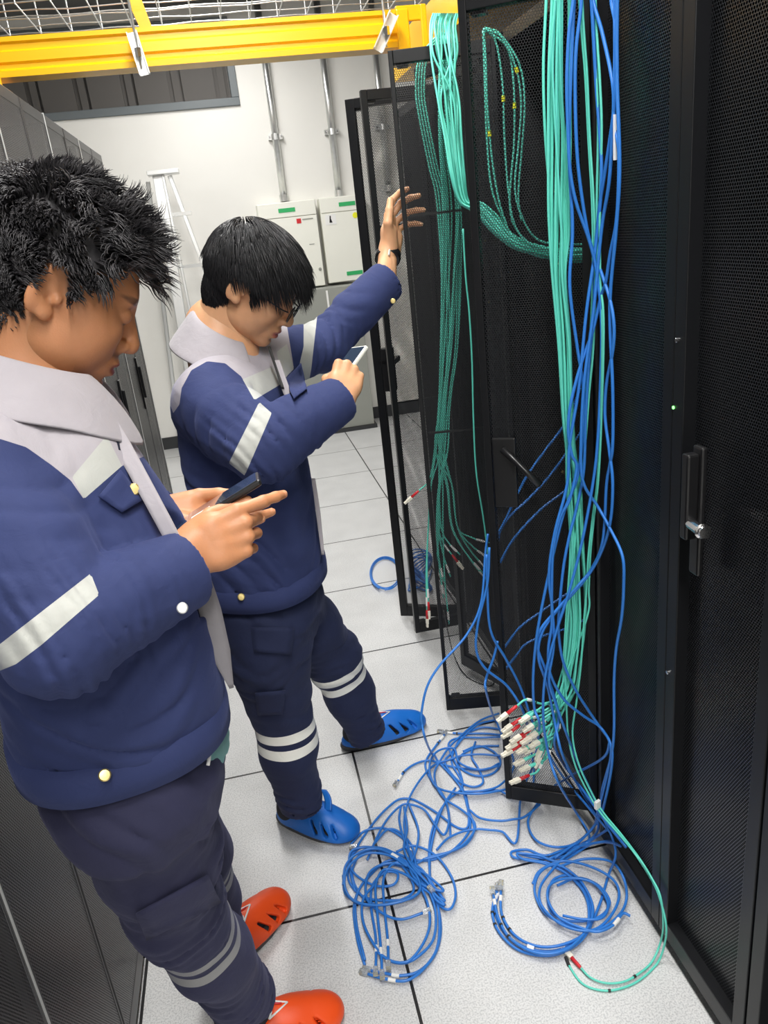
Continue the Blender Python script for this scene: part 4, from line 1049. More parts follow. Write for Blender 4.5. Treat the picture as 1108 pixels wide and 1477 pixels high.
# hair
hg = SDF(.004).add(ell((-.014, 0, .032), (.101, .080, .090)), 0).add(ell((-.052, 0, -.028), (.050, .063, .076)), .02)
def below(X, Y, Z): return (Z - np.interp(X, [-.12, -.06, -.035, -.02, .0, .012, .022, .045, .07, .10], [-.125, -.105, -.07, .022, .022, -.008, .014, .056, .074, .082]).astype(np.float32))
hg.P.append(((below, np.array((-1, -1, -1.)), np.array((1, 1, 1.))), .004, 's'))
V, Q = hg.mesh(disp=lambda X, Y, Z: .003 * np.sin(90 * X + 3 * np.sin(60 * Z)) * np.sin(80 * Y + 2 * np.sin(50 * X)))
hair = to_obj('hair', (V * 1.03) @ hR.T + hT, Q, MT['hair1'], m1)
G_ = hR.T @ np.array([0, 0, -1.])
st1 = dict(lock=24, lift=.33, comb=.85, rand=.40, fray=.045, curl=.36, grav=.03, vol=1.0)
P, cid = hair_strands(12000, 11, lambda P: (.028 + .034 * np.clip((P[:, 0] + .0) / .07, 0, 1) + .010 * np.clip((P[:, 2] - .02) / .08, 0, 1)) * np.where(P[:, 2] < .03, .62, 1) * np.where((P[:, 0] > .03) & (np.abs(P[:, 1]) > .036), .62, 1) * np.clip(np.linalg.norm(P - np.array((-.075, .01, .100)), axis=1) / .045, .35, 1), st1, G_, seg=10)
V, Q = strands_mesh(P, .00125, hR * 1.03, hT); to_obj('hair_strands', V, Q, MT['hair1'], hair)

# phone of the front worker
def phone(name, lab, c, ax, n, L, W_, cat='phone', thick=.009, case=None):
    ax = np.array(ax) / np.linalg.norm(ax); n = np.array(n) - ax * (np.array(n) @ ax); n /= np.linalg.norm(n); s_ = np.cross(n, ax); R_ = np.stack([ax, s_, n], 1)
    o = empty(name, c, lab, cat)
    MB().box((-L / 2, -W_ / 2, -thick / 2), (L / 2, W_ / 2, thick / 2), R=R_, c=c).build('phone_body', case or MT['blackm'], o, bevel=.003)
    MB().box((-L / 2 + .004, -W_ / 2 + .003, thick / 2), (L / 2 - .004, W_ / 2 - .003, thick / 2 + .0006), R=R_, c=c).build('screen', MT['screen'], o)
    MB().box((-.03, -W_ / 2 + .012, thick / 2 + .0006), (-.002, -W_ / 2 + .024, thick / 2 + .0008), R=R_, c=c).build('screen_text', MT['white'], o)
    return o
phone('smartphone', 'dark smartphone held in both hands by the curly-haired worker', pD(308, 731, 1.02), rr(.84, .53, -.05), rr(-.50, .80, .26), .145, .070)

# ================================================================ the worker behind (glasses, blue clogs)
m2 = empty('person', (.12, 1.97, 0), 'person with glasses, straight black hair, navy work jacket and blue clogs, one arm raised', 'person')
YW2 = math.radians(-24); H2 = np.array([math.cos(YW2), math.sin(YW2), 0]); L2v = np.array([-math.sin(YW2), math.cos(YW2), 0])
hR2 = head_frame(math.radians(-16), math.radians(37), math.radians(0)); hT2 = pD(366, 408, 1.70)
nb2 = pD(316, 478, 1.76)
sR2 = pD(300, 580, 1.66); eR2 = pD(380, 648, 1.50); wR2 = pD(488, 578, 1.585)
sL2 = pD(395, 520, 1.90); eL2 = pD(462, 500, 1.98); wL2 = pD(556, 408, 2.07)
T2 = [(pD(384, 838, 1.83), .132, .150), (pD(377, 785, 1.80), .135, .155), (pD(362, 700, 1.79), .132, .155), (pD(345, 620, 1.78), .128, .158), (pD(335, 565, 1.77), .118, .150), (pD(328, 535, 1.77), .085, .11), (pD(322, 518, 1.77), .055, .065)]
print('M2 arm', np.linalg.norm(sR2 - eR2), np.linalg.norm(eR2 - wR2), np.linalg.norm(sL2 - eL2), np.linalg.norm(eL2 - wL2), 'hem', T2[0][0], hT2)
S = SDF(.0052); S.add(trunk(T2, YW2), 0)
for a_ in (sR2, sL2): S.add(cone(nb2 - UP * .060, a_, .055, .078), .04)
ch2 = T2[4][0]; S.add(cone(ch2 - L2v * .07 + H2 * .03, ch2 + L2v * .07 + H2 * .03, .085, .085), .05)
A_ = SDF(.01); armchain(A_, sR2, eR2, wR2, (.084, .082, .070, .058, .048))
for q in A_.P: S.add(q[0], .02 if q is A_.P[0] else .006)
A_ = SDF(.01); armchain(A_, sL2, eL2, wL2, (.078, .068, .062, .058, .055))
for q in A_.P: S.add(q[0], .02)
dR = (wR2 - eR2) / np.linalg.norm(wR2 - eR2); dL = (wL2 - eL2) / np.linalg.norm(wL2 - eL2)
S.plane(wR2 + dR * .008, dR, rad=.08); S.plane(wL2 + dL * .012, dL, rad=.085)
S.cut(cone(wR2 - dR * .03, wR2 + dR * .05, .033, .036), .003); S.cut(cone(wL2 - dL * .05, wL2 + dL * .05, .043, .046), .003)
S.cut(trunk([(T2[0][0] - UP * .05, .119, .137), (T2[0][0] + UP * .04, .120, .138)], YW2), .003)
fd = folds([(eR2, eR2 - wR2, .09, .034, .006), ((sR2 + eR2) / 2, (eR2 - sR2) + UP * .2, .10, .055, .004), ((eR2 + wR2) / 2, dR, .07, .04, .0035), (eL2, eL2 - wL2 + UP * .1, .10, .045, .0045), ((eL2 + wL2) / 2, dL + UP * .5, .08, .05, .003),
            (T2[1][0] - L2v * .1 + H2 * .05, UP + H2 * .6, .15, .08, .004), (T2[2][0] - L2v * .1, UP - L2v * .4, .13, .07, .004), (T2[0][0], UP, .2, .06, .002)], 21, .0035, damp=((wR2, .05), (wL2, .05), (nb2, .09)))
V, Q = S.mesh(disp=fd, smooth=1)
sa, ra, la = seg_s(V, sR2, eR2); sb, rb, lb = seg_s(V, eR2, wR2); sc_, rc, lc = seg_s(V, sL2, eL2); sd, rd, ld_ = seg_s(V, eL2, wL2)
tz = (V - ch2) @ UP; fw = (V - ch2) @ H2; lt = (V - ch2) @ L2v
yl = tz - (-.012 - .055 * np.clip(fw / .12, -.3, 1.1))
ac = np.abs(lt) - .150 + .16 * np.clip(.08 - tz, -.06, .3)
notarm = np.minimum(np.minimum(rb - .085, rd - .07), np.where(sa > .10, ra - .10, 1))
Qx = px_of(V)
yoke = np.minimum(poly_sd(Qx, [(180, 380), (236, 560), (250, 596), (259, 583), (262, 560), (276, 534), (299, 521), (325, 524), (348, 543), (367, 576), (405, 553), (424, 531), (414, 470), (400, 400)]), np.where((rb < .085) | (rc < .070) | (rd < .07), -1, 1))
chest = np.maximum(poly_sd(Qx, [(350, 547), (367, 577), (407, 553), (393, 529)]), poly_sd(Qx, [(399, 508), (408, 548), (424, 532), (414, 496)]))
band = np.where((rb > .08) & (rc > .070), chest, -1)
band = np.maximum(band, np.where((ra < .13) & (lt < -.06) & (sa > .05), poly_sd(Qx, [(374, 580), (392, 596), (353, 686), (330, 668)]), -1))
band = np.maximum(band, np.where((np.minimum(rc, rd) < .09) & (lt > .10), poly_sd(Qx, [(438, 440), (458, 452), (449, 533), (444, 560), (424, 560), (438, 500)]), -1))
_unused = np.minimum(np.minimum(.021 - np.abs(yl + .003), ra - .090), np.minimum(np.minimum(fw - .0, notarm), rc - .078))
bR = np.where((ra < .13) & (sa < la + .0) & (lt < -.08), .022 - np.abs(sa - la * .84), -1); bL = np.where((rc < .10) & (lt > .10), .020 - np.abs(sc_ - lc * .62), -1)
jk2 = to_obj('jacket', V, Q, MT['jacket'], m2, {'yoke': yoke, 'band': band, 'lining': np.full(len(V), -1.)}); JV2 = V
collar(pD(322, 492, 1.755), YW2, .42, .072, .078, jk2, MT['grey'], w=(.040, .074), zt=(.055, .024), drop=(.085, .052), span=148)
ribbon('placket', [pD(400, 520, 1.68), pD(412, 560, 1.665), pD(424, 590, 1.66), pD(436, 640, 1.66)], [.012, .018, .016, .01], H2, .004, MT['grey'], jk2)
ribbon('zip', [pD(388, 500, 1.69), pD(400, 535, 1.675), pD(408, 560, 1.66)], [.006], H2, .005, MT['tie'], jk2)
ribbon('front_facing', [pD(452, 690, 1.70), pD(459, 740, 1.71), pD(466, 800, 1.73)], [.008, .010, .006], H2, .003, MT['grey'], jk2)
quad_patch('pocket_flap', ((412, 548), (434, 524), (442, 560), (424, 575)), JV2, MT['navy'], jk2, off=.006)
h2c = T2[0][0]; R_ = rotz(YW2); G = []
for i in range(64):
    u = 2 * math.pi * i / 64; c_, s_ = math.cos(u), math.sin(u); k = (abs(c_) ** 2.4 + abs(s_) ** 2.4) ** (-1 / 2.4)
    G.append([h2c + R_ @ np.array([c_ * k * (.132 + e), s_ * k * (.150 + e), 0]) + UP * z for e, z in ((.0, -.006), (.008, -.004), (.009, .018), (.008, .038), (.0, .044))])
MB().grid(np.array(G), closed_u=True).build('waistband', MT['navy'], jk2, smooth=True)
for nm, px, py, r, mm, o_ in (('button', 348, 861, .008, MT['brass'], .004), ('button', 567, 434, .007, MT['brass'], .003)):
    p = onto(px, py, JV2, off=.006); buttonat(nm, p, CAM - p, r, mm, jk2)
# trousers
S = SDF(.0065); hip2 = h2c + UP * .03
k2 = pD(398, 985, 1.87); a2 = pD(434, 1158, 2.01); k3 = pD(478, 945, 2.09); a3 = pD(528, 1054, 2.235)
print('M2 knees', k2, a2, k3, a3)
S.add(trunk([(hip2 + UP * .04, .105, .125), (hip2 - UP * .03, .112, .132), (hip2 - UP * .10, .125, .150), (hip2 - UP * .17, .108, .145)], YW2, 2.2), 0)
q2 = hip2 - UP * .12 - L2v * .075 + H2 * .01; q3 = hip2 - UP * .12 + L2v * .075 + H2 * .01
for hp, kn, an, rr_ in ((q2, k2, a2, (.094, .092, .080, .072, .056)), (q3, k3, a3, (.090, .084, .074, .064, .052))):
    armchain(S, hp, kn, an, rr_, .03)
    da = (an - kn) / np.linalg.norm(an - kn); S.plane(an + da * .01, da, rad=.10); S.cut(cone(an - da * .02, an + da * .04, rr_[4] - .012, rr_[4] - .011), .003)
fd = folds([(k2, UP, .12, .06, .004), (a2, a2 - k2, .12, .045, .005), (k3, UP, .1, .05, .004), (a3, a3 - k3, .12, .04, .005), (q2, UP + H2, .16, .08, .003)], 33, .0035, damp=((a2, .05), (a3, .05)))
V, Q = S.mesh(disp=fd, smooth=1)
s1, r1, l1 = seg_s(V, k2, a2); s2, r2, l2 = seg_s(V, k3, a3)
b1_ = np.where((r1 < .12) & (r1 < r2), np.maximum(.013 - np.abs(s1 - .120), .013 - np.abs(s1 - .162)), -1)
b2_ = np.where((r2 < .12) & (r2 <= r1), np.maximum(.013 - np.abs(s2 - .035), .013 - np.abs(s2 - .077)), -1)
tr2 = to_obj('trousers', V, Q, MT['tr2'], m2, {'band': np.maximum(b1_, b2_)})
quad_patch('cargo_pocket', ((362, 905), (425, 905), (420, 945), (366, 940)), V, MT['tr2'], tr2, off=.004)
quad_patch('knee_patch', ((368, 1000), (412, 996), (408, 1030), (372, 1032)), V, MT['tr2'], tr2, off=.003)
clog(m2, pZ(402, 1172, .02)[:2], pZ(516, 1206, .01)[:2], MT['bluef'], strap=True)
clog(m2, pZ(494, 1074, .02)[:2], pZ(612, 1040, .01)[:2], MT['bluef'])
parts = [make_head(hR2, hT2, 1.0, 1.0, .35)]
nk = SDF(.004); nt_ = hR2 @ np.array((-.022, 0, -.045)) + hT2; nf = hR2 @ np.array((.012, 0, -.085)) + hT2
nk.add(cone(nt_, nb2, .054, .060), 0).add(cone(nf, nb2 + H2 * .035 - UP * .02, .034, .045), .03).add(cone(nb2, T2[4][0], .065, .08), .04)
V, Q = nk.mesh(); parts.append((V, Q, {}))
cu = dict(index=(76, 80, 40), middle=(84, 86, 50), ring=(88, 88, 50), little=(90, 88, 50))
V, Q, nl, _ = hand(pD(490, 578, 1.60), rr(.22, .85, -.25), rr(.25, .25, .95), False, cu, [(.75, .35, -.45), (.75, -.5, -.5), (.6, -.7, -.4)], spread=(3, 0, -3, -5), scale=.9, elbow=eR2, h=.0028)
parts.append((V, Q, {'nail': nl}))
cl = dict(index=(16, 34, 20), middle=(36, 30, 18), ring=(52, 28, 16), little=(64, 26, 14))
W2 = pD(560, 366, 2.12)
V, Q, nl, _ = hand(W2, rr(.10, .98, -.12), rr(-.90, .15, -.42), True, cl, [(.70, .60, -.15), (.98, .10, -.05), (1, .0, .0)], spread=(4, 0, -4, -8), scale=1.08, elbow=wL2, h=.0028)
parts.append((V, Q, {'nail': nl}))
V, Q = SDF(.012).add(cone(nb2, T2[1][0], .08, .10), 0).add(cone(nb2, sR2, .05, .05), .03).add(cone(nb2, sL2, .05, .05), .03).add(cone(sR2, eR2, .045, .04), .01).add(cone(eR2, wR2, .038, .03), .01).add(cone(sL2, eL2, .045, .038), .01).add(cone(eL2, wL2, .038, .03), .01).add(cone(wL2, W2, .030, .027), .01).add(cone(T2[1][0], hip2 - UP * .08, .10, .10), .03).add(cone(q2, k2, .07, .05), .02).add(cone(k2, a2 * .75 + k2 * .25, .05, .036), .02).add(cone(q3, k3, .065, .05), .02).add(cone(k3, a3 * .75 + k3 * .25, .05, .036), .02).mesh()
parts.append((V, Q, {})); bodymesh('body', m2, parts, MT['skin2'], None)
# watch
ad = (W2 - wL2) / np.linalg.norm(W2 - wL2); wc = W2 - ad * .012
wt = MB().tube([wc - ad * .0105, wc - ad * .010, wc + ad * .010, wc + ad * .0105], [.031, .0355, .0355, .031], 28, flat=.92).build('wrist_watch', MT['blackm'], m2, smooth=True)
c_ = wc - FF * .036 + RR * .003
MB().tube([c_ - ad * .011, c_ + ad * .011], .003, 8).build('band_keeper', MT['alu'], wt)
# hair: straight bowl with a heavy fringe
hg = SDF(.004).add(ell((-.014, 0, .032), (.101, .080, .090)), 0).add(ell((-.052, 0, -.028), (.050, .063, .076)), .02).add(ell((.01, 0, .05), (.090, .078, .068)), .01)
def below2(X, Y, Z): return (Z - np.interp(X, [-.12, -.06, -.035, -.02, .0, .012, .022, .045, .07, .10], [-.130, -.115, -.08, .012, .012, -.014, .010, .040, .052, .056]).astype(np.float32))
hg.P.append(((below2, np.array((-1, -1, -1.)), np.array((1, 1, 1.))), .004, 's'))
V, Q = hg.mesh(disp=lambda X, Y, Z: .0012 * np.sin(160 * Y + 60 * X) + .0012 * np.sin(110 * Y - 40 * Z))
hair2 = to_obj('hair', V @ hR2.T + hT2, Q, MT['hair'], m2)
G2 = hR2.T @ np.array([0, 0, -1.])
st2 = dict(lift=.30, comb=1.0, rand=.07, fray=.05, curl=.03, grav=.14, vol=.9)
P, cid = hair_strands(9000, 5, lambda P: (.055 + .022 * np.clip((P[:, 0] + .06) / .1, 0, 1)) * np.where(P[:, 2] < .04, np.interp(P[:, 2], [-.09, -.02, .04], [.25, .4, .70]), 1) * np.clip(np.linalg.norm(P - np.array((-.075, .01, .100)), axis=1) / .03, .5, 1), st2, G2, seg=9)
V, Q = strands_mesh(P, .0011, hR2, hT2); to_obj('hair_strands', V, Q, MT['hair'], hair2)
# glasses
gl = None; gb = MB(); toW = lambda q: hR2 @ np.array(q, float) + hT2
gl = empty('glasses', hT2); gl.parent = m2; gl.matrix_parent_inverse = PM(m2).inverted()
for s_ in (-1, 1):
    ring = [toW((.108 - .12 * abs(math.cos(t) * .026 * s_ + s_ * .032) ** 1.4 * 1.0, s_ * .033 + .025 * math.cos(t), -.010 + .018 * math.sin(t))) for t in np.linspace(0, 2 * np.pi, 28)]
    MB().tube(ring, .0015, 6, cap=False).build('rim', MT['blackm'], gl, smooth=True)
    cc = np.mean(ring[:-1], 0); lb_ = MB(); lb_.v = [tuple(cc)] + [tuple(q) for q in ring[:-1]]; lb_.f = [(0, i, i % 27 + 1) for i in range(1, 28)]; lb_.mi = [0] * 27
    lb_.build('lens', MT['lens'], gl)
    MB().tube(spline([toW((.103, s_ * .058, -.004)), toW((.085, s_ * .072, -.003)), toW((.03, s_ * .081, .002)), toW((-.012, s_ * .084, .006)), toW((-.030, s_ * .082, -.012))], 5), .0016, 6).build('temple', MT['blackm'], gl, smooth=True)
MB().tube(spline([toW((.107, -.009, -.004)), toW((.112, 0, -.001)), toW((.107, .009, -.004))], 4), .0015, 6).build('bridge', MT['blackm'], gl, smooth=True)
phone('smartphone', 'pale-edged smartphone gripped by the worker with glasses', pD(494, 537, 1.655), rr(.50, .75, -.20), rr(-.60, .42, .42), .140, .066, case=MT['boxw'])
# ---------------------------------------------------------------- cables
rc_ = random.Random(4)
def pt(q, mode='Z', val=.005):
    if len(q) >= 4: mode, val = q[2], q[3]
    return {'Z': pZ, 'Y': pY, 'D': pD, 'X': pX}[mode](q[0], q[1], val)
def _cl(f, lim):
    def g(x, y, v=0.0):
        P = f(x, y, v)
        if P[0] > .695 and P[1] < lim: P = _pX(x, y, .695)
        return P
    return g
_pX = pX; pY = _cl(pY, 1.55); pZ = _cl(pZ, 1.80)
def cable(name, pts3, r, m_, lab, cat, group=None, n=8, seg=8):
    if pts3[0][2] > 2.0 and pts3[0][1] < 1.56:      # comes down out of the duct above the cabinets
        q = pts3[0]; pts3 = [np.array((.93, q[1] + .25, 2.15)), np.array((.88, q[1] + .12, 2.20)), np.array((.80, q[1] + .04, 2.275)), np.array(((q[0] + .72) / 2, q[1] + .01, 2.26))] + list(pts3)
    P = spline(pts3, n); P[:, 2] = np.maximum(P[:, 2], r + .0005)
    o = MB().tube(P, r, seg).build(name, m_, None, smooth=True)
    return tag(o, lab, cat, group), P
def at_s(P, s):
    L = np.concatenate([[0], np.cumsum(np.linalg.norm(np.diff(P, axis=0), axis=1))]); s = s if s >= 0 else L[-1] + s
    p = np.array([np.interp(s, L, P[:, k]) for k in range(3)]); q = np.array([np.interp(s + .004, L, P[:, k]) for k in range(3)]); q0 = np.array([np.interp(s - .004, L, P[:, k]) for k in range(3)])
    return p, (q - q0) / (np.linalg.norm(q - q0) + 1e-9)
def wrap(o, P, s, ln, r, m_, nm):
    p0, d = at_s(P, s); return MB().tube([p0 - d * ln / 2, p0 + d * ln / 2], r, 10).build(nm, m_, o, smooth=False)
def frame_of(d):
    a = np.array([0, 0, 1.]) if abs(d[2]) < .9 else np.array([1., 0, 0]); s_ = np.cross(a, d); s_ /= np.linalg.norm(s_); return np.stack([d, s_, np.cross(d, s_)], 1)
def rj45(o, P, end=True):
    p, d = (P[-1], P[-1] - P[-3]) if end else (P[0], P[0] - P[2]); d = d / np.linalg.norm(d); R_ = frame_of(d); c = p + np.array([0, 0, .002])
    b = MB().box((0, -.0058, -.004), (.0215, .0058, .004), R=R_, c=c).box((.004, -.003, .004), (.018, .003, .0065), R=R_, c=c).build('plug', MT['clear'], o, bevel=.0006)
    MB().box((.015, -.005, -.003), (.021, .005, -.0005), R=R_, c=c).build('plug_contacts', MT['brass'], b)
def lc(o, P, boot, end=True, both=True):
    p, d = (P[-1], P[-1] - P[-3]) if end else (P[0], P[0] - P[2]); d = d / np.linalg.norm(d); R_ = frame_of(d)
    T = lambda q: p + R_ @ np.array(q, float)
    MB().tube([T((-.002, 0, 0)), T((.004, 0, 0)), T((.030, 0, 0))], [.0020, .0040, .0046], 8).build('boot', boot, o, smooth=True)
    b = MB().box((.030, -.0062, -.0042), (.048, .0062, .0042), R=R_, c=p).box((.048, -.0055, -.0032), (.060, -.0008, .0032), R=R_, c=p).box((.048, .0008, -.0032), (.060, .0055, .0032), R=R_, c=p)
    b.build('connector', MT['cream'], o, bevel=.0008)

BR, AR = .0033, .0024
# ---- bright aqua bundle hanging in front of the first open door
envy = [-70, 0, 100, 200, 290, 340, 400, 500, 600, 650, 700, 780, 850, 900, 950, 1000]
exl = [790, 788, 784, 787, 791, 793, 797, 806, 812, 817, 818, 823, 820, 822, 816, 803]
exr = [827, 826, 823, 823, 821, 822, 818, 826, 829, 831, 838, 841, 845, 844, 838, 828]
ends = [(746, 1018, 'r'), (752, 1036, 'r'), (750, 1046, 'r'), (766, 1052, 'r'), (752, 1074, 'r'), (772, 1072, 'c'), (786, 1070, 'c'), (764, 1118, 'r'), (776, 1024, 'c'), (784, 1036, 'c'), (780, 1056, 'c'), (768, 1090, 'c'),
        (790, 1048, 'c'), (792, 1062, 'c'), (776, 1100, 'c'), (760, 1062, 'r')]
for i, (ex, ey, bt_) in enumerate(ends):
    u0 = (i * 7 % 16) / 15.0; ph = rc_.random() * 6; P = []
    for y, a, b in zip(envy, exl, exr):
        u = min(1, max(0, u0 + .22 * math.sin(y / 170 + ph))); lay = .010 * math.sin(y / 210 + ph * 2) + .012 * ((i % 4) - 1.5) / 1.5
        P.append(pY(a + (b - a) * u, y, 1.49 + lay))
    P.append(pY((ex + 815) / 2 + 4, (ey + 1020) / 2 - 4, 1.48 + .006 * (i % 3)))
    P.append(pY(ex + 14, ey - 9, 1.475 + .004 * (i % 3))); P.append(pY(ex, ey, 1.47))
    o, Q_ = cable('fibre_cable', P, AR * 1.1, MT['aqua'], 'aqua fibre cable in the thick bright bundle hanging before the first open door' , 'cable', 'aqua fibre cables of the bright hanging bundle')
    lc(o, Q_, MT['red'] if bt_ == 'r' else MT['aqua'])
    wrap(o, Q_, -.035 - .006 * (i % 3), .012, AR * 1.6, MT['white'], 'marker_label'); wrap(o, Q_, -.055 - .005 * (i % 2), .004, AR * 1.5, MT['tie'], 'cable_tie')
# two aqua pairs to the right of it
pA = [(840, -60), (840, 0), (843, 55), (847, 110), (851, 200), (857, 300), (859, 400), (856, 500), (850, 566), (846, 620), (840, 690), (832, 760), (824, 840), (819, 900), (815, 960), (817, 1010), (820, 1063)]
pB = [(856, -60), (856, 0), (858, 60), (861, 120), (863, 190), (861, 300), (863, 400), (868, 450), (869, 500), (867, 600), (862, 690), (855, 747), (849, 800), (846, 850), (843, 890), (838, 960), (832, 1010), (826, 1060)]
fl1 = [(831, 1107, 'Y', 1.46), (851, 1148, 'Y', 1.44), (866, 1172, 'Y', 1.40), (890, 1200, 'Y', 1.33), (915, 1230, 'Y', 1.25), (936, 1262, 'Z', .06), (950, 1290, 'Z', .02), (961, 1334), (958, 1365), (948, 1390), (930, 1408), (907, 1422), (874, 1429), (842, 1420), (823, 1396), (816, 1380)]
fl2 = [(836, 1105, 'Y', 1.455), (856, 1148, 'Y', 1.435), (872, 1174, 'Y', 1.39), (896, 1203, 'Y', 1.32), (921, 1236, 'Y', 1.24), (940, 1266, 'Z', .06), (953, 1294, 'Z', .02), (957, 1334), (952, 1362), (940, 1388), (922, 1404), (900, 1416), (874, 1418), (852, 1410), (838, 1396)]
for k, (pp, ff, lb) in enumerate(((pA, fl1, 'aqua fibre cable running down to the floor, outer strand of the long loop'), (pB, fl2, 'aqua fibre cable running down to the floor, inner strand ending in a red boot'))):
    P = [pY(x, y, 1.475) for x, y in pp] + [pt(q, 'Z', .004 + .003 * k) for q in ff]
    o, Q_ = cable('fibre_cable', P, AR, MT['aqua'], lb, 'cable')
    if k == 1: lc(o, Q_, MT['red'])
    else: wrap(o, Q_, -.012, .022, .004, MT['tie'], 'cable_tie')
    wrap(o, Q_, -.13, .006, .0032, MT['tie'], 'cable_tie')
    if k == 0:
        p0 = pY(862, 1160, 1.41); MB().box((-.008, -.004, -.012), (.008, .004, .010), R=rotz(.4), c=p0).build('marker_label', MT['white'], o, bevel=.001)
for k, (dx, lb) in enumerate(((3, 'thin aqua fibre cable second from the right beside the blue cables'), (-4, 'thin aqua fibre cable crossing the front of the aqua bundle'))):
    P = [pY(x + dx + 2 * math.sin(y / 130), y, 1.48) for x, y in (pB if k == 0 else pA)[:15]] + [pY(812, 985, 1.48), pY(800, 1030 + 14 * k, 1.475), pY(786, 1066 + 10 * k, 1.47)]
    o, Q_ = cable('fibre_cable', P, AR, MT['aqua'], lb, 'cable'); lc(o, Q_, MT['aqua'])
# ---- blue cables hanging in front
YB = 1.45
hang = [
 ([(829, -60), (827, 0), (821, 48), (818, 120), (820, 200), (823, 250), (832, 295), (851, 350), (862, 400), (868, 470), (866, 560), (862, 640), (855, 700), (840, 780), (822, 850), (800, 920), (786, 980), (784, 1040), (792, 1090), (806, 1130, 'Y', 1.4), (830, 1170, 'Z', .05), (850, 1205, 'Z', .01), (838, 1225), (800, 1238), (770, 1236), (745, 1230)], 'blue cable leaving the aqua bundle near the top and looping to the floor'),
 ([(842, -60), (838, 11), (831, 74), (830, 147), (834, 239), (847, 331), (858, 368), (870, 400), (881, 436), (886, 471), (884, 507), (875, 554), (873, 601), (879, 649), (884, 696), (881, 750), (870, 790), (852, 825), (825, 858), (800, 885), (781, 915), (777, 950), (790, 990), (800, 1040), (812, 1090, 'Y', 1.42), (838, 1140, 'Z', .10), (862, 1180, 'Z', .02), (858, 1205), (834, 1220), (790, 1240)], 'blue cable swinging left across the aqua bundle and back to the right'),
 ([(853, -60), (856, 0), (869, 48), (884, 121), (886, 177), (893, 221), (890, 313), (880, 368), (874, 407), (867, 428), (855, 478), (843, 511), (832, 547), (822, 590), (820, 625), (825, 656), (832, 675), (822, 720), (808, 747), (798, 795), (796, 854), (796, 901), (791, 937), (794, 972), (813, 1008), (841, 1032), (867, 1050), (881, 1077), (877, 1114), (862, 1173, 'Z', .04), (851, 1200, 'Z', .008), (800, 1238)], 'blue cable crossing over itself beside the paper tag and bending far left'),
 ([(882, -60), (882, 0), (888, 37), (890, 110), (884, 173), (873, 247), (864, 306), (858, 380), (857, 447), (850, 520), (845, 600), (842, 680), (830, 740), (822, 771), (813, 818), (807, 878), (806, 913), (813, 956), (832, 998), (860, 1041), (880, 1070), (883, 1100), (874, 1150, 'Z', .08), (862, 1185, 'Z', .02), (826, 1222), (790, 1234)], 'blue cable nearest the closed cabinet at the top, drifting inward lower down'),
 ([(831, -60), (824, 100), (821, 220), (826, 330), (822, 412), (832, 495), (838, 533), (842, 566), (841, 613), (834, 684), (813, 741), (794, 818), (779, 890), (772, 937), (769, 984), (771, 1022), (778, 1049), (769, 1104, 'Z', .10), (752, 1145, 'Z', .02), (745, 1214), (725, 1200), (704, 1197), (687, 1196), (666, 1200), (645, 1210), (630, 1226)], 'blue cable with a sharp kink where it lands on the pale floor'),
 ([(886, -60), (887, 100), (880, 250), (868, 330), (856, 450), (842, 560), (838, 660), (843, 700), (862, 730), (881, 764), (898, 802), (900, 842), (897, 890), (889, 937), (886, 984), (886, 1050), (882, 1090), (869, 1138, 'Z', .10), (862, 1183, 'Z', .02), (834, 1214), (805, 1222), (775, 1213), (762, 1190), (768, 1170), (790, 1142), (820, 1121, 'Z', .03), (869, 1094, 'Z', .12), (880, 1070, 'Z', .2)], 'blue cable bulging right over the closed cabinet door, rightmost low down'),
 ([(891, -60), (890, 100), (894, 240), (889, 330), (880, 440), (884, 560), (884, 640), (880, 670), (875, 700), (870, 778), (855, 818), (832, 847), (803, 880), (780, 908), (775, 932), (789, 972), (806, 1032), (800, 1073), (814, 1104, 'Z', .12), (845, 1145, 'Z', .06), (869, 1179, 'Z', .02), (903, 1222)], 'blue cable sweeping diagonally down left then right to the cabinet foot'),
 ([(850, -60), (860, 120), (868, 250), (860, 350), (846, 450), (835, 560), (822, 640), (818, 700), (800, 770), (792, 830), (797, 880), (799, 930), (792, 980), (800, 1010), (818, 1060), (838, 1110, 'Z', .12), (866, 1170, 'Z', .03), (884, 1210), (888, 1235), (878, 1262), (866, 1302), (852, 1334), (835, 1356), (798, 1374), (758, 1368), (728, 1344), (714, 1310), (718, 1284)], 'blue cable running from the bundle into the right floor coil and its plugs'),
]
for k, (pp, lb) in enumerate(hang):
    P = []; fl_ = False
    for q in pp:
        if len(q) == 4: P.append(pt(q)); fl_ = fl_ or q[2] == 'Z'
        elif fl_ or (q[1] > 1180): P.append(pZ(q[0], q[1], .006 + .004 * (k % 3)))
        else: P.append(pY(q[0], q[1], YB + .014 * ((k * 3) % 5 - 2) / 2))
    o, Q_ = cable('network_cable', P, BR, MT['blue'], lb, 'cable')
    if k == 7: rj45(o, Q_); wrap(o, Q_, -.02, .016, .0042, MT['white'], 'marker_label')
    if k == 2:
        c_ = pY(889, 200, YB - .012); MB().box((-.006, -.0006, -.034), (.003, .0006, .038), R=rotz(.25), c=c_).build('paper_tag', MT['white'], o)
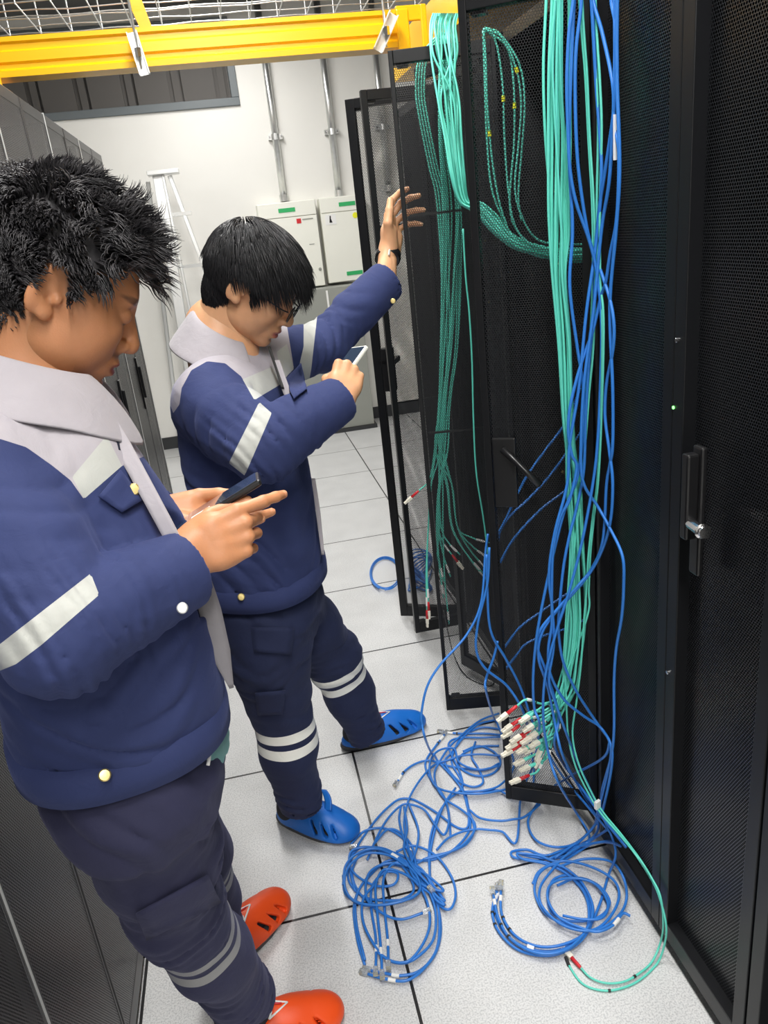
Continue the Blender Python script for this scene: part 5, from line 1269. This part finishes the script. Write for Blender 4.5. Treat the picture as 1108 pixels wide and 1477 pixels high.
# ---- blue cables coming from behind the first open door's edge
edge = [
 ([(704, 770), (700, 802), (694, 870), (673, 916), (635, 959), (616, 991), (608, 1029), (609, 1045), (614, 1067), (623, 1087, 'Z', .02), (634, 1100), (655, 1123), (668, 1142), (675, 1166), (684, 1195), (673, 1217), (648, 1229), (620, 1236), (600, 1246)], 'blue cable arching out widest to the left past the blue clog'),
 ([(706, 790), (703, 842), (690, 897), (687, 937), (700, 964), (733, 991), (757, 1032), (764, 1070, 'Z', .06), (770, 1110, 'Z', .02), (766, 1140), (742, 1150), (718, 1140), (690, 1145), (655, 1143)], 'blue cable slipping under the door edge towards the red-booted plugs'),
 ([(702, 800), (703, 848), (708, 910), (730, 951), (751, 992), (772, 1050), (790, 1085, 'Z', .06), (812, 1120, 'Z', .02), (845, 1160), (880, 1200)], 'blue cable crossing the black door edge and running right'),
 ([(718, 925), (712, 949), (701, 980), (702, 1000), (713, 1036, 'Z', .03), (726, 1062), (738, 1085), (740, 1110), (722, 1132), (700, 1140), (670, 1142)], 'blue cable bowed left around the foot of the first open door'),
]
for k, (pp, lb) in enumerate(edge):
    P = []; fl_ = False
    for q in pp:
        if len(q) == 4: P.append(pt(q)); fl_ = True
        elif fl_: P.append(pZ(q[0], q[1], .008 + .004 * k))
        else: P.append(pY(q[0], q[1], max(1.60, 1.80 - (q[1] - 770) * .0006) if k == 0 else 1.62 + .006 * k))
    cable('network_cable', P, BR, MT['blue'], lb, 'cable')
# ---- blue cables inside the open cabinet, seen through the perforated door
ins = [[(838, 560), (815, 611), (790, 645), (768, 675), (756, 694), (742, 722), (730, 748), (716, 775)], [(840, 620), (817, 654), (790, 690), (760, 722), (739, 741), (722, 765), (716, 800)], [(842, 680), (815, 708), (780, 735), (742, 776), (720, 814)],
       [(850, 840), (822, 854), (784, 880), (750, 905), (727, 935)], [(850, 890), (822, 905), (790, 915), (760, 928), (745, 945), (730, 965)]]
for pp in ins:
    P = [pY(x, y, 1.84 - .0001 * (y - 600)) for x, y in pp]
    cable('network_cable', P, BR, MT['blue'], 'dark blue cable slanting across the cabinet interior behind the perforated door', 'cable', 'blue cables inside the open cabinet')
# ---- aqua cables from the duct spout, bright above, then behind the first door
for i in range(13):
    a = i / 12.0; ph = rc_.random() * 6; x0 = 621 + 36 * ((i * 5 % 13) / 12.0)
    pp = [(x0 + 4, 20, 2.08), (x0, 38, 2.05), (x0 + 4 + 3 * math.sin(ph), 80, 2.02), (632 + 32 * a + 3 * math.sin(ph + 1), 140, 2.0), (642 + 24 * a, 200, 1.98), (650 + 20 * a, 250, 1.96), (662 + 14 * a, 290, 1.95),
          (684 + 10 * a, 306 - 14 * a, 1.93), (712 + 8 * a, 336 - 22 * a, 1.91), (742, 358 - 18 * a, 1.9), (780, 372 - 16 * a + 3 * math.sin(ph), 1.9), (815, 377 - 18 * a, 1.9), (852, 378 - 20 * a, 1.92)]
    cable('fibre_cable', [pY(q[0], q[1], q[2] + .03 * math.sin(ph * 3 + q[1] / 90)) for q in pp], AR * 1.1, MT['aqua'], 'aqua fibre cable falling from the yellow spout and sweeping right inside the cabinet', 'cable', 'aqua fibre cables from the yellow spout')
loops = [[(697, 42), (725, 55), (745, 100), (752, 150), (748, 210), (743, 270), (752, 310), (775, 345), (812, 352), (850, 352)], [(699, 43), (715, 60), (725, 120), (728, 200), (733, 270), (742, 322), (764, 352), (810, 362), (850, 362)],
         [(700, 44), (731, 68), (741, 120), (742, 200), (737, 260), (736, 300), (744, 330), (770, 358)], [(698, 42), (701, 90), (703, 150), (710, 230), (720, 290), (734, 334)], [(699, 40), (722, 50), (750, 95), (757, 150), (753, 215), (748, 280), (752, 318)], [(697, 44), (699, 100), (702, 190), (709, 270), (726, 318)]]
for k, pp in enumerate(loops):
    o, Q_ = cable('fibre_cable', [pY(x, y, 1.86 + .008 * k) for x, y in pp], AR, MT['aqua'], 'aqua fibre cable arching behind the upper part of the first perforated door', 'cable', 'aqua fibre cables arching behind the first door')
    if k < 4: wrap(o, Q_, .12 + .03 * k, .012, .004, MT['yel2'], 'yellow_tie')
# ---- aqua bundle behind the second door
ends2 = [(706, 783, 0), (704, 805, 0), (703, 822, 0), (696, 826, 0), (703, 838, 0), (640, 838, 0), (630, 848, 0), (664, 800, 0), (650, 832, 0), (618, 868, 1), (616, 880, 1), (640, 862, 0), (648, 900, 0), (652, 800, 1)]
yy = [50, 120, 200, 300, 400, 500, 560, 600, 650, 700, 760]
l2 = [636, 630, 632, 640, 638, 636, 634, 632, 628, 622, 618]; r2 = [660, 655, 656, 668, 665, 660, 652, 648, 646, 652, 660]
for i, (ex, ey, rd) in enumerate(ends2):
    u0 = (i * 5 % 14) / 13.0; ph = rc_.random() * 6; P = []
    for y, a, b in zip(yy, l2, r2):
        u = min(1, max(0, (u0 if y < 700 else (ex - 610) / 95.0) + .18 * math.sin(y / 120 + ph))); P.append(pY(a + (b - a) * u, y, 2.22 + .008 * math.sin(y / 100 + ph)))
    mx_ = P[-1]; P.append(pY((ex + (l2[-1] + (r2[-1] - l2[-1]) * u)) / 2 - 2, (760 + ey) / 2 + 4, 2.22)); P.append(pY(ex, ey, 2.21))
    o, Q_ = cable('fibre_cable', P, AR, MT['aqua'], 'aqua fibre cable of the long bundle hanging behind the second perforated door', 'cable', 'aqua fibre cables behind the second door')
    wrap(o, Q_, -.03, .03, .0034, MT['white'], 'marker_label')
    if rd or i == 9: lc(o, Q_, MT['red'])
pp = [(636, 46), (623, 60), (604, 85), (600, 130), (604, 165), (619, 240), (630, 290), (637, 400), (635, 520), (633, 580), (628, 640), (620, 690), (604, 708)]
for k in range(4):
    o, Q_ = cable('fibre_cable', [pY(x + (4 * k if y < 300 else 1.5 * k), y, 2.235 + .005 * k) for x, y in (pp if k == 0 else pp[:-2])], AR, MT['aqua'], 'aqua fibre cable bowing left behind the top of the second door', 'cable', 'aqua fibre cables bowing left behind the second door')
    if k == 0: lc(o, Q_, MT['red'])
cable('fibre_cable', [pY(x, y, 2.0) for x, y in [(668, 330), (672, 400), (677, 450), (681, 520), (683, 600), (687, 680), (697, 745), (703, 790), (706, 815)]], AR, MT['aqua'], 'single aqua fibre cable hanging alone beside the first door edge', 'cable')
cable('power_cord', [pY(640, 880, 2.3), pY(648, 920, 2.25), pZ(655, 945, .03), pZ(668, 970, .01), pZ(688, 985), pZ(708, 990), pZ(716, 978)], .0018, MT['tie'], 'thin black cord trailing on the floor behind the second door', 'cord')

# ---- floor tangle of blue cables
tang = [
 [(722, 1052), (699, 1049), (681, 1054), (666, 1063), (655, 1083), (652, 1101), (664, 1123), (669, 1144), (675, 1166), (676, 1188), (670, 1196), (655, 1191), (634, 1175), (612, 1161), (594, 1153), (576, 1153), (558, 1166), (538, 1188), (515, 1222), (505, 1250), (512, 1285)],
 [(722, 1063), (693, 1064), (666, 1064), (650, 1069), (648, 1081), (664, 1115), (666, 1137), (648, 1152), (634, 1171), (623, 1199), (619, 1227), (620, 1260), (624, 1290)],
 [(720, 1029), (695, 1038), (673, 1054), (648, 1078), (634, 1099), (627, 1115), (630, 1135), (643, 1153), (666, 1168), (683, 1184), (684, 1199), (666, 1220), (637, 1233), (610, 1240)],
 [(740, 1090), (720, 1090), (693, 1088), (666, 1090), (648, 1096), (627, 1103), (609, 1121), (594, 1144), (587, 1162), (583, 1190), (590, 1226), (600, 1262)],
 [(740, 1136), (718, 1141), (690, 1145), (655, 1143), (630, 1135), (620, 1115), (622, 1095), (634, 1082), (655, 1080), (663, 1100), (690, 1110), (720, 1105)],
 [(720, 1076), (700, 1076), (682, 1080), (665, 1090), (662, 1105), (680, 1117), (700, 1119), (716, 1112), (722, 1098), (712, 1084), (690, 1076), (668, 1084)],
 [(716, 1038), (690, 1045), (670, 1062), (652, 1085), (642, 1100), (660, 1125), (682, 1135), (697, 1128), (690, 1108), (680, 1090), (686, 1070)],
 [(540, 1217), (558, 1197), (576, 1200), (594, 1220), (601, 1250), (612, 1276), (630, 1283), (640, 1298)],
 [(530, 1240), (545, 1205), (560, 1180), (577, 1163), (590, 1160), (612, 1168), (628, 1190), (641, 1204), (648, 1180), (641, 1150), (625, 1130)],
 [(677, 1168), (693, 1180), (720, 1184), (739, 1182), (757, 1178), (779, 1160)],
 [(672, 1145), (678, 1180), (676, 1200), (655, 1225), (625, 1240), (596, 1240), (572, 1231), (545, 1225), (520, 1232), (508, 1260), (520, 1290), (545, 1308)],
]
for k, pp in enumerate(tang):
    P = [pZ(x, y, .005 + .003 * (k % 5) + .002 * math.sin(i * 1.7 + k)) for i, (x, y) in enumerate(pp)]
    cable('network_cable', P, BR, MT['blue'], 'blue network cable tangled on the floor between the blue clog and the cabinets', 'cable', 'blue cables tangled on the floor')
for pp, lb in (([(573, 1128), (584, 1112), (601, 1101), (621, 1097), (648, 1105), (681, 1110), (702, 1110), (720, 1101)], 'blue cable whose tagged clear plug lies furthest left by the tangle'), ([(641, 1060), (627, 1078), (616, 1094), (614, 1108), (625, 1130), (641, 1150), (648, 1180), (650, 1206)], 'blue cable whose clear plug points up between clog and door'),
               ([(640, 1056), (665, 1058), (700, 1058), (722, 1060)], 'blue cable lying straight along the floor joint near the second door')):
    o, Q_ = cable('network_cable', [pZ(x, y, .006) for x, y in pp], BR, MT['blue'], lb, 'cable'); rj45(o, Q_, False)
    wrap(o, Q_, .02, .022, .0042, MT['white'], 'marker_label'); wrap(o, Q_, .045, .005, .0042, MT['tie'], 'cable_tie')
# ---- left floor coil
def C6(l): return [(470 + x / 4.432, 1150 + y / 4.432) for x, y in l]
coil = [
 C6([(250, 1075), (200, 900), (180, 700), (230, 560), (350, 440), (480, 440), (620, 530), (710, 680), (735, 850), (700, 1000), (600, 1110), (480, 1140), (380, 1125), (290, 1110)]),
 C6([(250, 1040), (195, 800), (200, 620), (290, 490), (420, 400), (600, 450), (690, 600), (725, 760), (715, 950), (640, 1080), (520, 1170), (380, 1160), (270, 1130)]),
 C6([(320, 1090), (320, 900), (290, 700), (300, 560), (380, 480), (460, 490), (430, 560), (300, 560), (170, 470), (160, 350), (280, 320), (420, 380), (520, 480), (560, 600), (440, 670), (250, 690), (130, 620), (110, 500)]),
 C6([(400, 1050), (395, 900), (375, 700), (370, 520), (440, 420), (560, 440), (640, 560), (700, 720), (690, 900), (600, 1010), (500, 1060), (400, 1040), (320, 960), (240, 800), (240, 650), (330, 540)]),
 C6([(360, 1110), (350, 940), (330, 740), (320, 560), (380, 460), (520, 500), (620, 600), (665, 760), (640, 900), (540, 1040), (430, 1050), (330, 990)]),
 C6([(110, 560), (130, 430), (220, 350), (340, 330), (480, 400), (580, 500), (600, 600), (500, 660), (330, 690), (180, 660), (120, 560), (150, 440), (260, 360), (400, 370), (520, 440)]),
 C6([(160, 300), (250, 215), (380, 200), (500, 270), (560, 400), (600, 560), (560, 640), (420, 660), (250, 640), (150, 540), (150, 400), (230, 320), (360, 340), (520, 420)]),
 C6([(450, 350), (560, 310), (700, 370), (800, 500), (830, 620), (800, 710), (740, 700), (680, 610), (665, 400), (700, 200), (760, 40), (830, -60)]),
 C6([(480, 60), (470, 150), (510, 300), (560, 430), (600, 560), (720, 640), (760, 660), (720, 610), (640, 500), (540, 430), (380, 330), (200, 320)]),
 C6([(530, 40), (590, 200), (580, 330), (540, 460), (620, 560), (750, 600), (700, 540), (600, 470), (420, 420), (280, 480), (260, 640), (360, 740), (480, 780), (620, 740)]),
 C6([(500, 60), (520, 200), (500, 330), (560, 450), (660, 560), (700, 650), (760, 690), (690, 610)]),
]
for k, pp in enumerate(coil):
    P = [pZ(x, y, .006 + .004 * (k % 6) + .003 * math.sin(i * 1.3 + k)) for i, (x, y) in enumerate(pp)]
    o, Q_ = cable('network_cable', P, BR, MT['blue'], 'blue network cable wound in the left coil beside the near blue clog', 'cable', 'blue cables of the left floor coil')
    if k < 5:
        Pn = np.concatenate([[Q_[0] + (Q_[0] - Q_[3])], Q_]); rj45(o, Q_ if k in (0, 1) else Q_, k in (0, 1)); wrap(o, Q_, -.06 if k in (0, 1) else .05, .018, .0044, MT['white'], 'marker_label')
    if k in (5, 6): wrap(o, Q_, .22, .022, .0048, MT['white'], 'marker_label')
    if k in (8, 9, 10): rj45(o, Q_, True)
# ---- right floor coil
def C7(l): return [(690 + x / 3.693, 1150 + y / 3.693) for x, y in l]
coil = [
 C7([(115, 480), (90, 600), (140, 720), (250, 800), (400, 820), (530, 760), (600, 660), (590, 560), (530, 450), (400, 360), (280, 335), (190, 320), (180, 290), (260, 280), (360, 310), (500, 270), (680, 235), (740, 250)]),
 C7([(95, 500), (75, 620), (120, 730), (230, 820), (400, 840), (545, 765), (610, 640), (580, 520), (500, 420), (400, 440), (370, 540), (400, 620), (500, 660), (640, 640), (700, 560), (640, 470), (530, 430), (420, 470)]),
 C7([(120, 500), (125, 620), (190, 730), (300, 790), (430, 790), (560, 730), (590, 620), (560, 500), (460, 400), (340, 350), (240, 330), (210, 300), (320, 310), (440, 340), (600, 250), (700, 240), (760, 260)]),
 C7([(80, 520), (110, 650), (180, 760), (320, 830), (470, 810), (580, 700), (610, 580), (540, 440), (420, 360), (330, 400), (300, 500), (360, 620), (480, 680), (620, 710), (740, 640), (790, 540), (770, 420), (700, 340), (560, 330), (430, 370)]),
 C7([(290, 460), (330, 390), (450, 340), (600, 370), (720, 440), (750, 530), (700, 640), (600, 710), (450, 680), (340, 580), (330, 480), (400, 380), (480, 300), (600, 230), (690, 170)]),
 C7([(810, 632), (770, 620), (720, 680), (640, 715), (560, 700), (430, 640), (370, 540), (390, 460), (500, 430), (620, 460), (690, 560), (660, 640), (560, 650), (450, 630)]),
]
for k, pp in enumerate(coil):
    P = [pZ(x, y, .006 + .004 * (k % 6) + .003 * math.sin(i * 1.3 + k)) for i, (x, y) in enumerate(pp)]
    o, Q_ = cable('network_cable', P, BR, MT['blue'], 'blue network cable wound in the right coil at the foot of the closed cabinet', 'cable', 'blue cables of the right floor coil')
    if k < 4:
        rj45(o, Q_, False); wrap(o, Q_, .022, .016, .0044, MT['white'], 'marker_label'); wrap(o, Q_, .055 + .01 * k, .005, .0044, MT['tie'], 'cable_tie'); wrap(o, Q_, .085 + .012 * k, .005, .0044, MT['tie'], 'cable_tie')
    if k == 0: wrap(o, Q_, .21, .016, .0105, MT['white'], 'marker_label')
    if k == 5: wrap(o, Q_, .05, .024, .0044, MT['white'], 'marker_label')
# ---- far coil beyond the doors
for k in range(3):
    P = [pZ(556 + (20 + k) * math.cos(t + k), 827 + (21 + 1.5 * k) * math.sin(t + k), .008 + .005 * k) for t in np.linspace(0, 5.9, 14)]
    cable('network_cable', P, BR, MT['blue'], 'blue network cable in the small far coil peeking out behind the outermost door', 'cable', 'blue cables of the far coil')
for k in range(5):
    P = [pZ(606 + (17 - k) * math.cos(t * 1.7 + k * 1.3), 822 + (30 - 3 * k) * math.sin(t + k), .01 + .01 * k) for t in np.linspace(0, 9, 22)]
    cable('network_cable', P, BR, MT['blue'], 'blue network cable of the crumpled heap seen through the far perforated door', 'cable', 'blue cables heaped behind the far door')
